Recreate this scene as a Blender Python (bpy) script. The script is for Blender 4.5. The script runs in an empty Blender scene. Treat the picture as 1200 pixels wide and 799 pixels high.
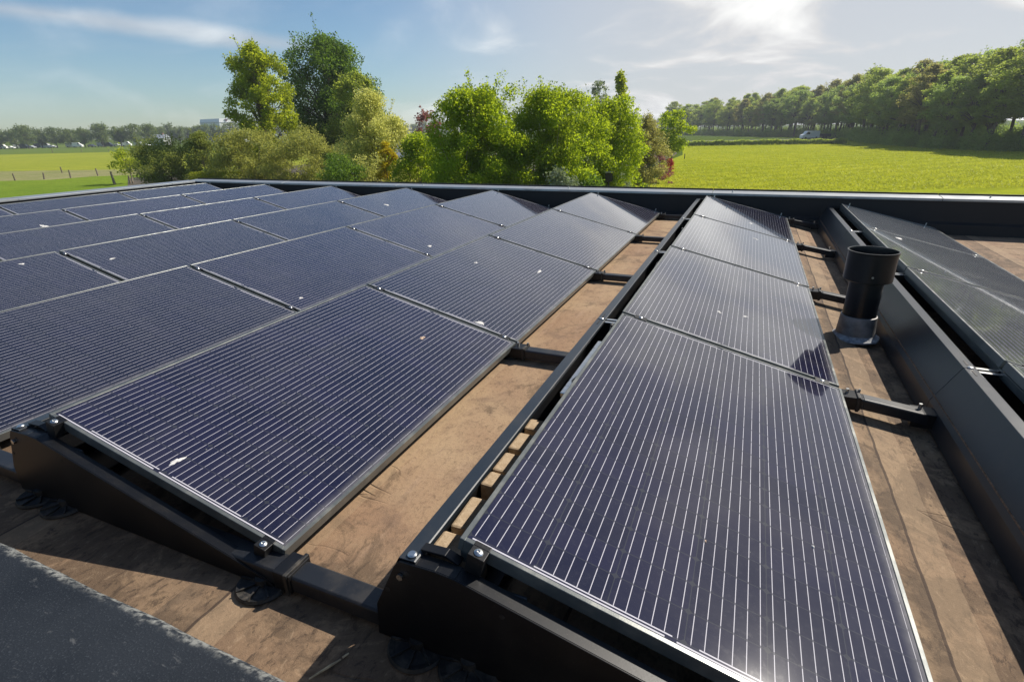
import bpy, math, random
import numpy as np
from mathutils import Vector, Matrix

# ------------------------------------------------------------------ camera
CAM = (0.494947, -0.800597, 1.160725)
PITCH, YAW, ROLL = math.radians(21.6094), math.radians(23.6542), math.radians(-1.20584)
FPX = 623.8                                  # focal length in pixels of a 1200 px wide picture

def cam_rot():
    a, b, c = PITCH, YAW, ROLL
    R0 = np.array([[1, 0, 0], [0, 0, -1], [0, 1, 0]], float)
    Rz = np.array([[math.cos(b), math.sin(b), 0], [-math.sin(b), math.cos(b), 0], [0, 0, 1]])
    Rp = np.array([[1, 0, 0], [0, math.cos(a), -math.sin(a)], [0, math.sin(a), math.cos(a)]])
    Rr = np.array([[math.cos(c), -math.sin(c), 0], [math.sin(c), math.cos(c), 0], [0, 0, 1]])
    return Rr @ Rp @ R0 @ Rz
RC = cam_rot()
scene = bpy.context.scene
col = scene.collection
camd = bpy.data.cameras.new('camera')
cam = bpy.data.objects.new('camera', camd)
col.objects.link(cam)
M = Matrix.Identity(4)
for i in range(3):
    M[i][0] = RC[0][i]; M[i][1] = -RC[1][i]; M[i][2] = -RC[2][i]; M[i][3] = CAM[i]
cam.matrix_world = M
camd.sensor_width = 36.0
camd.lens = 36.0 * FPX / 1200.0
camd.clip_start = 0.02
camd.clip_end = 6000
scene.camera = cam

# ------------------------------------------------------------------ sun and sky
SUN_EL = math.radians(42)
SUN_V = Vector((0.62, 0.80, 0)).normalized() * math.cos(SUN_EL) + Vector((0, 0, math.sin(SUN_EL)))
SUN_AZ = math.atan2(SUN_V.x, SUN_V.y)
SUN_STRENGTH = 5.0
SKY_STRENGTH = 0.10
EXPOSURE = 0.20

sl = bpy.data.lights.new('sun', 'SUN')
sl.energy = SUN_STRENGTH
sl.angle = math.radians(0.53)
sl.color = (1.0, 0.93, 0.83)
so = bpy.data.objects.new('sun', sl)
so.rotation_euler = SUN_V.to_track_quat('Z', 'Y').to_euler()
so.location = (20, 20, 40)
col.objects.link(so)

def pdir(px, py):
    v = np.array([(px - 600) / FPX, (py - 399.5) / FPX, 1.0])
    d = RC.T @ v
    return d / np.linalg.norm(d)

world = bpy.data.worlds.new('World')
scene.world = world
world.use_nodes = True
wt = world.node_tree
wt.nodes.clear()
def wn(kind, **kw):
    n = wt.nodes.new(kind)
    for k, v in kw.items():
        setattr(n, k, v)
    return n
def wmath(op, a, b=None, c=None, clamp=False):
    n = wt.nodes.new('ShaderNodeMath'); n.operation = op; n.use_clamp = clamp
    for i, x in enumerate((a, b, c)):
        if x is None: continue
        if isinstance(x, (int, float)): n.inputs[i].default_value = x
        else: wt.links.new(x, n.inputs[i])
    return n.outputs[0]
sky = wn('ShaderNodeTexSky', sky_type='NISHITA')
sky.sun_disc = False
sky.sun_elevation = SUN_EL
sky.sun_rotation = SUN_AZ
sky.altitude = 0
sky.air_density = 1.0
sky.dust_density = 0.35
sky.ozone_density = 1.8
tc = wn('ShaderNodeTexCoord')
sep = wn('ShaderNodeSeparateXYZ')
wt.links.new(tc.outputs['Generated'], sep.inputs[0])
# cirrus: noise over the point where the view ray meets a cloud sheet
zz = wmath('MAXIMUM', sep.outputs[2], 0.0)
den = wmath('ADD', zz, 0.30)
cx = wmath('DIVIDE', sep.outputs[0], den)
cy = wmath('DIVIDE', sep.outputs[1], den)
cmb = wn('ShaderNodeCombineXYZ')
wt.links.new(cx, cmb.inputs[0]); wt.links.new(cy, cmb.inputs[1])
mp = wn('ShaderNodeMapping')
mp.inputs['Rotation'].default_value = (0, 0, math.radians(25))
mp.inputs['Scale'].default_value = (0.8, 1.0, 1)
wt.links.new(cmb.outputs[0], mp.inputs[0])
n1 = wn('ShaderNodeTexNoise'); n1.inputs['Scale'].default_value = 1.9; n1.inputs['Detail'].default_value = 7
n1.inputs['Roughness'].default_value = 0.52; n1.inputs['Distortion'].default_value = 0.5
wt.links.new(mp.outputs[0], n1.inputs['Vector'])
# how far the cloud veil has moved in: thick towards the sun, thin on the far side
def dotv(v):
    n = wn('ShaderNodeVectorMath', operation='DOT_PRODUCT')
    wt.links.new(tc.outputs['Generated'], n.inputs[0]); n.inputs[1].default_value = tuple(v)
    return n.outputs['Value']
side = dotv(pdir(1150, 60))
veil = wn('ShaderNodeMapRange', interpolation_type='SMOOTHSTEP'); wt.links.new(side, veil.inputs[0])
veil.inputs[1].default_value = 0.58; veil.inputs[2].default_value = 0.96
veil.inputs[3].default_value = 0.0; veil.inputs[4].default_value = 1.0
cl = wn('ShaderNodeMapRange', interpolation_type='SMOOTHSTEP'); wt.links.new(n1.outputs[0], cl.inputs[0])
cl.inputs[1].default_value = 0.45; cl.inputs[2].default_value = 0.68
a1 = wmath('MULTIPLY', cl.outputs[0], wmath('MULTIPLY_ADD', veil.outputs[0], 0.50, 0.12))
a2 = wmath('MULTIPLY', veil.outputs[0], 0.86)
cloud = wmath('ADD', a1, a2, clamp=True)
# the long contrail at upper left
p1, p2 = pdir(-60, 2), pdir(330, 52)
nn = np.cross(p1, p2); nn /= np.linalg.norm(nn)
band = wmath('ABSOLUTE', dotv(nn))
alongd = dotv(pdir(90, 20))
n2 = wn('ShaderNodeTexNoise'); n2.inputs['Scale'].default_value = 9; n2.inputs['Detail'].default_value = 5
wt.links.new(tc.outputs['Generated'], n2.inputs['Vector'])
bw = wn('ShaderNodeMapRange', interpolation_type='SMOOTHSTEP')
wt.links.new(wmath('ADD', band, wmath('MULTIPLY', wmath('SUBTRACT', n2.outputs[0], 0.5), 0.022)), bw.inputs[0])
bw.inputs[1].default_value = 0.019; bw.inputs[2].default_value = 0.0
bl = wn('ShaderNodeMapRange', interpolation_type='SMOOTHSTEP'); wt.links.new(alongd, bl.inputs[0])
bl.inputs[1].default_value = 0.925; bl.inputs[2].default_value = 0.985
trail = wmath('MULTIPLY', wmath('MULTIPLY', bw.outputs[0], bl.outputs[0]), 0.5)
cloud = wmath('ADD', cloud, trail, clamp=True)
mix = wn('ShaderNodeMix', data_type='RGBA')
wt.links.new(cloud, mix.inputs[0])
tint = wn('ShaderNodeMix', data_type='RGBA', blend_type='MULTIPLY'); tint.inputs[0].default_value = 1.0
wt.links.new(sky.outputs[0], tint.inputs[6]); tint.inputs[7].default_value = (0.74, 0.86, 0.94, 1)
wt.links.new(tint.outputs[2], mix.inputs[6])
# brightness of the cloud: greyer body, whiter where the sheet is thin
cc = wn('ShaderNodeMix', data_type='RGBA')
wt.links.new(cl.outputs[0], cc.inputs[0])
cc.inputs[6].default_value = (5.5, 5.55, 5.75, 1)
cc.inputs[7].default_value = (9.6, 9.6, 9.4, 1)
wt.links.new(cc.outputs[2], mix.inputs[7])
bg = wn('ShaderNodeBackground')
bg.inputs[1].default_value = SKY_STRENGTH
wt.links.new(mix.outputs[2], bg.inputs[0])
wo = wn('ShaderNodeOutputWorld')
wt.links.new(bg.outputs[0], wo.inputs[0])

scene.view_settings.view_transform = 'Standard'
scene.view_settings.look = 'None'
scene.view_settings.exposure = EXPOSURE
scene.view_settings.gamma = 1.0
scene.render.engine = 'CYCLES'
scene.cycles.max_bounces = 8
scene.cycles.transparent_max_bounces = 4

# ------------------------------------------------------------------ helpers
GZ = -3.4                                    # height of the ground below the roof
def at(px, py, z=GZ):
    """world point at height z seen at a pixel of the photograph"""
    v = np.array([(px - 600) / FPX, (py - 399.5) / FPX, 1.0]); d = RC.T @ v
    t = (z - CAM[2]) / d[2]
    return np.array(CAM) + t * d
def atd(px, D, z=GZ):
    """ground point in column px at depth D metres"""
    u = (px - 600) / FPX
    base = np.array(CAM) + RC.T @ np.array([u * D, 0, D])
    w = (z - base[2]) / RC[1][2]
    return base + RC[1] * w

def tag(o, label=None, cat=None, group=None, kind=None):
    if label: o['label'] = label
    if cat: o['category'] = cat
    if group: o['group'] = group
    if kind: o['kind'] = kind
    return o
def empty(name, loc=(0, 0, 0), rot=(0, 0, 0), label=None, cat=None, group=None):
    o = bpy.data.objects.new(name, None)
    o.location = loc; o.rotation_euler = rot
    o.empty_display_size = 0.2
    col.objects.link(o)
    return tag(o, label, cat, group)

class MB:
    def __init__(s): s.v = []; s.f = []
    def quad(s, *p):
        n = len(s.v); s.v += [tuple(x) for x in p]; s.f.append(tuple(range(n, n + len(p))))
    def box(s, x0, x1, y0, y1, z0, z1):
        n = len(s.v)
        s.v += [(x, y, z) for z in (z0, z1) for y in (y0, y1) for x in (x0, x1)]
        for f in ((0, 2, 3, 1), (4, 5, 7, 6), (0, 1, 5, 4), (2, 6, 7, 3), (0, 4, 6, 2), (1, 3, 7, 5)):
            s.f.append(tuple(n + i for i in f))
        return s
    def prism(s, poly, y0, y1, axis='y'):
        """polygon in (x, z), extruded along y (or in (x, y) extruded along z; in (y,z) along x)"""
        n = len(s.v); k = len(poly)
        def P(a, b, t):
            return (a, t, b) if axis == 'y' else ((a, b, t) if axis == 'z' else (t, a, b))
        s.v += [P(a, b, y0) for a, b in poly] + [P(a, b, y1) for a, b in poly]
        s.f.append(tuple(n + i for i in range(k)))
        s.f.append(tuple(n + k + i for i in reversed(range(k))))
        for i in range(k):
            j = (i + 1) % k
            s.f.append((n + i, n + k + i, n + k + j, n + j))
        return s
    def lathe(s, prof, c=(0, 0, 0), seg=40, lean=(0, 0)):
        n = len(s.v); k = len(prof)
        for r, z in prof:
            for i in range(seg):
                a = 2 * math.pi * i / seg
                s.v.append((c[0] + r * math.cos(a) + lean[0] * z, c[1] + r * math.sin(a) + lean[1] * z, c[2] + z))
        for j in range(k - 1):
            for i in range(seg):
                i2 = (i + 1) % seg
                s.f.append((n + j * seg + i, n + j * seg + i2, n + (j + 1) * seg + i2, n + (j + 1) * seg + i))
        return s
    def tube(s, pts, rad, sides=6, cap=True):
        pts = [np.array(p, float) for p in pts]
        if isinstance(rad, (int, float)): rad = [rad] * len(pts)
        n = len(s.v)
        up = np.array([0.13, 0.21, 0.97])
        for i, p in enumerate(pts):
            d = pts[min(i + 1, len(pts) - 1)] - pts[max(i - 1, 0)]
            d = d / (np.linalg.norm(d) + 1e-9)
            a = np.cross(d, up)
            if np.linalg.norm(a) < 0.05: a = np.cross(d, [1, 0, 0.1])
            a /= np.linalg.norm(a); b = np.cross(d, a)
            for k in range(sides):
                t = 2 * math.pi * k / sides
                s.v.append(tuple(p + rad[i] * (a * math.cos(t) + b * math.sin(t))))
        for i in range(len(pts) - 1):
            for k in range(sides):
                k2 = (k + 1) % sides
                s.f.append((n + i * sides + k, n + i * sides + k2, n + (i + 1) * sides + k2, n + (i + 1) * sides + k))
        if cap:
            s.f.append(tuple(n + k for k in reversed(range(sides))))
            s.f.append(tuple(n + (len(pts) - 1) * sides + k for k in range(sides)))
        return s
    def build(s, name, mat, parent=None, smooth=False, bevel=0, seg=2, loc=None, label=None):
        me = bpy.data.meshes.new(name)
        me.from_pydata(s.v, [], s.f)
        me.materials.append(mat)
        if smooth: me.polygons.foreach_set('use_smooth', [True] * len(me.polygons))
        me.update()
        o = bpy.data.objects.new(name, me)
        if loc is not None: o.location = loc
        col.objects.link(o)
        if parent: o.parent = parent
        if bevel:
            b = o.modifiers.new('bevel', 'BEVEL'); b.width = bevel; b.segments = seg; b.limit_method = 'ANGLE'
            b.angle_limit = math.radians(35)
        if smooth:
            try:
                me.set_sharp_from_angle(angle=math.radians(40))
            except Exception: pass
        if label: o['label'] = label
        return o
def copy_tree(o, parent=None):
    c = o.copy(); col.objects.link(c); c.parent = parent
    for ch in [x for x in col.objects if x.parent == o]: copy_tree(ch, c)
    return c

# ------------------------------------------------------------------ materials
class NT:
    def __init__(s, name):
        s.m = bpy.data.materials.new(name); s.m.use_nodes = True
        s.t = s.m.node_tree; s.t.nodes.clear()
        s.out = s.t.nodes.new('ShaderNodeOutputMaterial')
        s.tc = s.t.nodes.new('ShaderNodeTexCoord')
    def n(s, kind, **kw):
        x = s.t.nodes.new(kind)
        for k, v in kw.items(): setattr(x, k, v)
        return x
    def l(s, a, b): s.t.links.new(a, b)
    def math(s, op, a, b=None, c=None, clamp=False):
        n = s.t.nodes.new('ShaderNodeMath'); n.operation = op; n.use_clamp = clamp
        for i, x in enumerate((a, b, c)):
            if x is None: continue
            if isinstance(x, (int, float)): n.inputs[i].default_value = x
            else: s.l(x, n.inputs[i])
        return n.outputs[0]
    def noise(s, scale, detail=4, rough=0.55, vec=None, dist=0.0, sc=(1, 1, 1)):
        n = s.n('ShaderNodeTexNoise')
        n.inputs['Scale'].default_value = scale; n.inputs['Detail'].default_value = detail
        n.inputs['Roughness'].default_value = rough; n.inputs['Distortion'].default_value = dist
        v = vec or s.tc.outputs['Object']
        if sc != (1, 1, 1):
            m = s.n('ShaderNodeMapping'); m.inputs['Scale'].default_value = sc
            s.l(v, m.inputs[0]); v = m.outputs[0]
        s.l(v, n.inputs['Vector'])
        return n.outputs[0]
    def ramp(s, fac, a, b, lo=0.0, hi=1.0):
        n = s.n('ShaderNodeMapRange', interpolation_type='SMOOTHSTEP')
        s.l(fac, n.inputs[0]); n.inputs[1].default_value = a; n.inputs[2].default_value = b
        n.inputs[3].default_value = lo; n.inputs[4].default_value = hi
        return n.outputs[0]
    def mix(s, fac, a, b, blend='MIX'):
        n = s.n('ShaderNodeMix', data_type='RGBA', blend_type=blend)
        if isinstance(fac, (int, float)): n.inputs[0].default_value = fac
        else: s.l(fac, n.inputs[0])
        for i, x in ((6, a), (7, b)):
            if isinstance(x, tuple): n.inputs[i].default_value = (*x[:3], 1)
            else: s.l(x, n.inputs[i])
        return n.outputs[2]
    def bsdf(s, color, rough=0.5, metal=0.0, spec=0.5, bump=None, bstr=0.3, bdist=0.01, coat=0.0, coat_rough=0.05):
        b = s.n('ShaderNodeBsdfPrincipled')
        for key, x in (('Base Color', color), ('Roughness', rough), ('Metallic', metal), ('Specular IOR Level', spec),
                       ('Coat Weight', coat), ('Coat Roughness', coat_rough)):
            if isinstance(x, tuple): b.inputs[key].default_value = (*x[:3], 1)
            elif isinstance(x, (int, float)): b.inputs[key].default_value = x
            else: s.l(x, b.inputs[key])
        if bump is not None:
            bp = s.n('ShaderNodeBump'); bp.inputs['Strength'].default_value = bstr
            bp.inputs['Distance'].default_value = bdist
            s.l(bump, bp.inputs['Height']); s.l(bp.outputs[0], b.inputs['Normal'])
        s.l(b.outputs[0], s.out.inputs[0])
        return b

def simple(name, c, rough=0.5, metal=0.0, var=0.15, nscale=8, bstr=0.0, spec=0.5):
    t = NT(name)
    nz = t.noise(nscale, 5)
    a = tuple(x * (1 - var) for x in c); b = tuple(min(1, x * (1 + var)) for x in c)
    cc = t.mix(t.ramp(nz, 0.3, 0.7), a, b)
    rr = t.math('MULTIPLY_ADD', nz, 0.2, rough - 0.1)
    t.bsdf(cc, rr, metal, spec, bump=nz if bstr else None, bstr=bstr, bdist=0.005)
    return t.m

def dusty_metal(name, c, dust=(0.20, 0.17, 0.13), amount=0.25, rough=0.38, metal=0.0, scale=6, spec=0.5):
    t = NT(name)
    big = t.noise(scale, 6, 0.65)
    fine = t.noise(220, 2, 0.6)
    d = t.math('MULTIPLY', t.ramp(big, 0.42, 0.72), amount)
    spk = t.math('MULTIPLY', t.ramp(fine, 0.66, 0.74), 0.22)
    f = t.math('ADD', d, spk, clamp=True)
    cc = t.mix(f, c, dust)
    rr = t.math('MULTIPLY_ADD', f, 0.5, rough)
    scr = t.noise(30, 3, 0.6, sc=(1, 14, 14))
    cc = t.mix(t.math('MULTIPLY', t.ramp(scr, 0.70, 0.76), 0.25 * amount + 0.05), cc, (0.22, 0.22, 0.22))
    t.bsdf(cc, rr, metal, spec, bump=t.math('ADD', fine, t.math('MULTIPLY', big, 3.0)), bstr=0.10, bdist=0.001)
    return t.m

MAT = {}
MAT['black_metal'] = dusty_metal('black coated steel', (0.006, 0.0065, 0.008), amount=0.06, rough=0.42, spec=0.32)
MAT['deflector'] = dusty_metal('dark slate coated sheet', (0.016, 0.022, 0.029), amount=0.08, rough=0.34, spec=0.62)
MAT['rail'] = dusty_metal('black rail', (0.014, 0.016, 0.020), amount=0.12, rough=0.4, scale=10, spec=0.4)
MAT['rubber'] = dusty_metal('black rubber', (0.010, 0.010, 0.010), amount=0.35, rough=0.55, scale=25)
MAT['frame'] = dusty_metal('anodised panel frame', (0.13, 0.14, 0.135), dust=(0.34, 0.33, 0.28), amount=0.35, rough=0.30, metal=0.35, scale=9)
MAT['steel'] = simple('bright steel', (0.62, 0.62, 0.60), 0.3, 1.0, 0.1, 40)
MAT['pipe_black'] = dusty_metal('black plastic pipe', (0.007, 0.0075, 0.008), amount=0.07, rough=0.30, spec=0.4)
MAT['lead'] = simple('grey lead collar', (0.19, 0.185, 0.18), 0.55, 0.35, 0.35, 14, 0.3)
MAT['sealant'] = simple('pale sealant', (0.30, 0.31, 0.32), 0.75, 0, 0.35, 40, 0.5)
MAT['parapet'] = dusty_metal('black bitumen upstand', (0.008, 0.008, 0.009), dust=(0.06, 0.05, 0.042), amount=0.30, rough=0.6, scale=2.2)
MAT['coping'] = dusty_metal('grey aluminium roof trim', (0.42, 0.44, 0.45), dust=(0.2, 0.2, 0.19), amount=0.4, rough=0.38, metal=0.6, scale=3)
MAT['dropping'] = simple('dried bird dropping', (0.62, 0.60, 0.56), 0.8, 0, 0.2, 90, 0.3)
MAT['dropping_tan'] = simple('dried tan dropping', (0.50, 0.36, 0.25), 0.8, 0, 0.3, 90, 0.3)
MAT['cable'] = simple('black cable', (0.012, 0.012, 0.012), 0.45)
MAT['twig'] = simple('dry twig', (0.42, 0.33, 0.20), 0.8, 0, 0.3, 60)
MAT['wood'] = simple('weathered post wood', (0.20, 0.16, 0.12), 0.85, 0, 0.35, 12, 0.4)
MAT['dark_wood'] = simple('dark stained wood', (0.03, 0.026, 0.022), 0.7, 0, 0.35, 12)
MAT['white_paint'] = simple('white paint', (0.85, 0.85, 0.84), 0.4, 0, 0.03, 3)
MAT['cladding'] = simple('white cladding', (0.84, 0.85, 0.86), 0.5, 0, 0.03, 0.2)
MAT['dark_glass'] = simple('dark glass', (0.02, 0.025, 0.03), 0.08)
MAT['tyre'] = simple('tyre', (0.02, 0.02, 0.02), 0.8)
MAT['red_roof'] = simple('red roof tile', (0.30, 0.09, 0.06), 0.8, 0, 0.2, 2)
MAT['brick_wall'] = simple('brick', (0.28, 0.15, 0.10), 0.85, 0, 0.25, 3)
MAT['car_red'] = simple('red paint', (0.35, 0.04, 0.03), 0.3)
MAT['car_grey'] = simple('silver paint', (0.40, 0.42, 0.45), 0.3)
MAT['car_dark'] = simple('dark blue paint', (0.03, 0.04, 0.07), 0.3)
MAT['emblem'] = simple('dark sign face', (0.10, 0.06, 0.08), 0.5)

def glass_material(name='solar cells under glass', filmx=0.5, sheen=0.04):
    t = NT(name)
    s = t.n('ShaderNodeSeparateXYZ'); t.l(t.tc.outputs['Object'], s.inputs[0])
    u, v = s.outputs[0], s.outputs[1]
    L = 1.665
    m = t.math
    oi = t.n('ShaderNodeObjectInfo')
    vv = m('MINIMUM', v, m('SUBTRACT', L, v))               # distance to the nearer short end
    uu = m('MINIMUM', u, m('SUBTRACT', 1.004, u))
    inside = m('MULTIPLY', m('GREATER_THAN', vv, 0.024), m('GREATER_THAN', uu, 0.0215))
    # bus bars: 36 lines down the length
    fu = m('FRACT', m('MULTIPLY_ADD', u, 1 / 0.02733, 0.5 - 0.0256 / 0.02733))
    line = m('LESS_THAN', m('ABSOLUTE', m('SUBTRACT', fu, 0.5)), 0.031)
    # half cells of 82 mm: bars break where two cells meet
    fv = m('FRACT', m('MULTIPLY', m('SUBTRACT', v, 0.024), 1 / 0.0809))
    dv = m('MULTIPLY', m('MINIMUM', fv, m('SUBTRACT', 1.0, fv)), 0.0809)
    cellgap = m('LESS_THAN', dv, 0.0011)
    brk = m('LESS_THAN', dv, 0.0034)
    line = m('MULTIPLY', m('MULTIPLY', line, inside), m('SUBTRACT', 1.0, m('MULTIPLY', brk, 0.75)))
    # gap between cell columns
    fc = m('FRACT', m('MULTIPLY', m('SUBTRACT', u, 0.0120), 1 / 0.164))
    dc = m('MULTIPLY', m('MINIMUM', fc, m('SUBTRACT', 1.0, fc)), 0.164)
    colgap = m('LESS_THAN', dc, 0.0011)
    # cut cell corners
    corner = m('LESS_THAN', m('ADD', dv, dc), 0.009)
    gap = m('MAXIMUM', m('MAXIMUM', cellgap, colgap), corner)
    # ribbons at both ends
    def rng(x, a, b): return m('MULTIPLY', m('GREATER_THAN', x, a), m('LESS_THAN', x, b))
    outer = m('MULTIPLY', rng(vv, 0.0150, 0.0190), m('ADD', rng(u, 0.024, 0.465), rng(u, 0.49, 0.983)))
    inner = m('MULTIPLY', rng(vv, 0.0235, 0.0268), m('ADD', rng(u, 0.172, 0.48), rng(u, 0.535, 0.815)))
    ribbon = m('ADD', outer, inner, clamp=True)
    silver = m('MAXIMUM', line, ribbon)
    # cell colour, slightly different from cell to cell and panel to panel
    cu = m('FLOOR', m('MULTIPLY', m('SUBTRACT', u, 0.012), 1 / 0.164))
    cvv = m('FLOOR', m('MULTIPLY', m('SUBTRACT', v, 0.024), 1 / 0.0809))
    cb = t.n('ShaderNodeCombineXYZ'); t.l(cu, cb.inputs[0]); t.l(cvv, cb.inputs[1]); t.l(m('MULTIPLY', oi.outputs['Random'], 57.0), cb.inputs[2])
    wn_ = t.n('ShaderNodeTexWhiteNoise', noise_dimensions='3D'); t.l(cb.outputs[0], wn_.inputs['Vector'])
    cell = t.mix(wn_.outputs['Value'], (0.007, 0.007, 0.025), (0.012, 0.011, 0.036))
    cell = t.mix(m('MULTIPLY', oi.outputs['Random'], 0.5), cell, (0.010, 0.013, 0.022))
    cell = t.mix(m('MULTIPLY', gap, 0.85), cell, (0.036, 0.038, 0.046))
    c = t.mix(silver, cell, (0.56, 0.54, 0.57))
    # dust: film, specks, dirt drawn along the low edge
    add = t.n('ShaderNodeVectorMath', operation='ADD'); t.l(t.tc.outputs['Object'], add.inputs[0])
    rv = t.n('ShaderNodeCombineXYZ'); t.l(m('MULTIPLY', oi.outputs['Random'], 31.0), rv.inputs[0]); t.l(m('MULTIPLY', oi.outputs['Random'], 17.0), rv.inputs[1])
    t.l(rv.outputs[0], add.inputs[1]); V = add.outputs[0]
    film = t.math('MULTIPLY', t.ramp(t.noise(3.0, 7, 0.68, V, 0.6), 0.35, 0.8), 0.07 * filmx)
    film = t.math('ADD', film, t.math('MULTIPLY', t.ramp(t.noise(60, 3, 0.7, V), 0.5, 0.75), 0.02))
    vo = t.n('ShaderNodeTexVoronoi', feature='F1'); vo.inputs['Scale'].default_value = 26; t.l(V, vo.inputs['Vector'])
    sc = t.n('ShaderNodeSeparateColor'); t.l(vo.outputs['Color'], sc.inputs[0])
    rad = m('MULTIPLY', m('POWER', sc.outputs[0], 5.0), 0.075)
    spk = m('MULTIPLY', m('LESS_THAN', vo.outputs['Distance'], rad), m('GREATER_THAN', sc.outputs[1], 0.45))
    vo2 = t.n('ShaderNodeTexVoronoi', feature='F1'); vo2.inputs['Scale'].default_value = 110; t.l(V, vo2.inputs['Vector'])
    sc2 = t.n('ShaderNodeSeparateColor'); t.l(vo2.outputs['Color'], sc2.inputs[0])
    spk2 = m('MULTIPLY', m('LESS_THAN', vo2.outputs['Distance'], m('MULTIPLY', sc2.outputs[0], 0.16)), m('GREATER_THAN', sc2.outputs[1], 0.72))
    low = m('MULTIPLY', t.ramp(u, 0.955, 1.0), m('MULTIPLY_ADD', t.noise(14, 4, 0.6, V), 0.9, 0.0))
    dust = m('ADD', m('ADD', film, m('MULTIPLY', spk, 0.5)), m('MULTIPLY', low, 0.55), clamp=True)
    c = t.mix(dust, c, (0.42, 0.40, 0.37))
    rough = m('MULTIPLY_ADD', dust, 0.6, 0.10)
    b = t.bsdf(c, rough, 0.0, 0.12, coat=0.85, coat_rough=0.035)
    b.inputs['Sheen Weight'].default_value = sheen; b.inputs['Sheen Roughness'].default_value = 0.35; b.inputs['Sheen Tint'].default_value = (0.95, 0.9, 0.78, 1)
    return t.m
MAT['cells'] = glass_material()
MAT['cells_dust_glare'] = glass_material('dusty solar cells under glass', 2.2, 0.38)  # heavier dust colour and sheen also paint in the right row's grazing glare

def roof_material():
    t = NT('weathered brown roofing felt')
    s = t.n('ShaderNodeSeparateXYZ'); t.l(t.tc.outputs['Object'], s.inputs[0])
    m = t.math
    big = t.noise(0.9, 6, 0.6, dist=0.6)
    mid = t.noise(5.5, 6, 0.65, dist=0.4)
    fine = t.noise(70, 4, 0.7)
    grain = t.noise(420, 2, 0.6)
    streak = t.noise(3.0, 6, 0.6, sc=(5.0, 0.9, 1))
    c = t.mix(t.ramp(big, 0.35, 0.65), (0.42, 0.290, 0.170), (0.31, 0.190, 0.112))
    # front edge and strip before the last row: settled dirt plus painted-in shade
    X, Y = s.outputs[0], s.outputs[1]
    zone = m('MAXIMUM', t.ramp(Y, 0.30, -0.05), t.ramp(X, 0.96, 1.06))
    zone = m('MULTIPLY', zone, t.ramp(Y, 7.0, 3.2, 0.25, 1.0))
    c = t.mix(t.math('MULTIPLY', t.ramp(mid, 0.45, 0.75), 0.75), c, (0.165, 0.105, 0.072))
    c = t.mix(t.math('MULTIPLY', t.ramp(streak, 0.52, 0.75), 0.5), c, (0.44, 0.30, 0.20))
    st = t.noise(2.3, 7, 0.72, dist=1.2)
    c = t.mix(t.math('MULTIPLY', t.ramp(m('MULTIPLY_ADD', zone, 0.11, st), 0.555, 0.64), m('MULTIPLY_ADD', zone, 0.20, 0.55)), c, (0.080, 0.054, 0.034))
    c = t.mix(t.math('MULTIPLY', t.ramp(fine, 0.48, 0.78), 0.55), c, (0.11, 0.072, 0.047))
    blot = t.noise(17, 5, 0.7, dist=0.8)
    c = t.mix(m('MULTIPLY', t.ramp(m('MULTIPLY_ADD', zone, 0.08, blot), 0.58, 0.72), 0.5), c, (0.10, 0.066, 0.044))
    c = t.mix(t.math('MULTIPLY', t.ramp(grain, 0.5, 0.8), 0.35), c, (0.50, 0.38, 0.28))
    c = t.mix(m('MULTIPLY', zone, 0.50), c, (0.135, 0.092, 0.060))
    sp = t.noise(38, 6, 0.8, sc=(1.0, 0.45, 1), dist=0.5)
    c = t.mix(m('MULTIPLY', t.ramp(sp, 0.52, 0.62), m('MULTIPLY_ADD', zone, 0.45, 0.28)), c, (0.060, 0.042, 0.030))
    c = t.mix(m('MULTIPLY', t.ramp(sp, 0.44, 0.34), m('MULTIPLY_ADD', zone, 0.20, 0.10)), c, (0.46, 0.34, 0.22))
    # felt laid in strips along y: lap seams and a paler band beside each seam
    wob = m('MULTIPLY_ADD', t.noise(6, 3), 0.02, m('SUBTRACT', s.outputs[0], 0.01))
    fx = m('FRACT', m('MULTIPLY', m('SUBTRACT', wob, 1.075), 1 / 0.875))
    seam = m('LESS_THAN', fx, 0.011)
    pale = m('MULTIPLY', m('GREATER_THAN', fx, 0.007), m('LESS_THAN', fx, 0.12))
    c = t.mix(m('MULTIPLY', pale, 0.28), c, (0.44, 0.32, 0.20))
    dk = m('MULTIPLY', m('GREATER_THAN', fx, 0.86), t.ramp(t.noise(4.5, 6, 0.7, sc=(3.0, 1, 1)), 0.36, 0.62))
    c = t.mix(m('MULTIPLY', dk, 0.55), c, (0.11, 0.080, 0.055))
    c = t.mix(m('MULTIPLY', seam, 0.8), c, (0.05, 0.035, 0.028))
    h = m('ADD', m('MULTIPLY', fine, 0.5), m('MULTIPLY', grain, 0.35))
    h = m('ADD', h, m('MULTIPLY', pale, 1.4))
    # long wrinkles lying across the strips
    wn2 = t.noise(1.0, 4, 0.5, sc=(0.7, 3.2, 1), dist=0.35)
    crease = m('MULTIPLY', t.ramp(m('ABSOLUTE', m('SUBTRACT', wn2, 0.5)), 0.006, 0.0), t.ramp(t.noise(0.7, 2), 0.50, 0.60))
    c = t.mix(m('MULTIPLY', crease, 0.3), c, (0.05, 0.036, 0.028))
    h = m('ADD', h, m('MULTIPLY', crease, -1.5))
    t.bsdf(c, 0.86, 0, 0.25, bump=h, bstr=0.7, bdist=0.005)
    return t.m
MAT['roof'] = roof_material()

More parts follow.
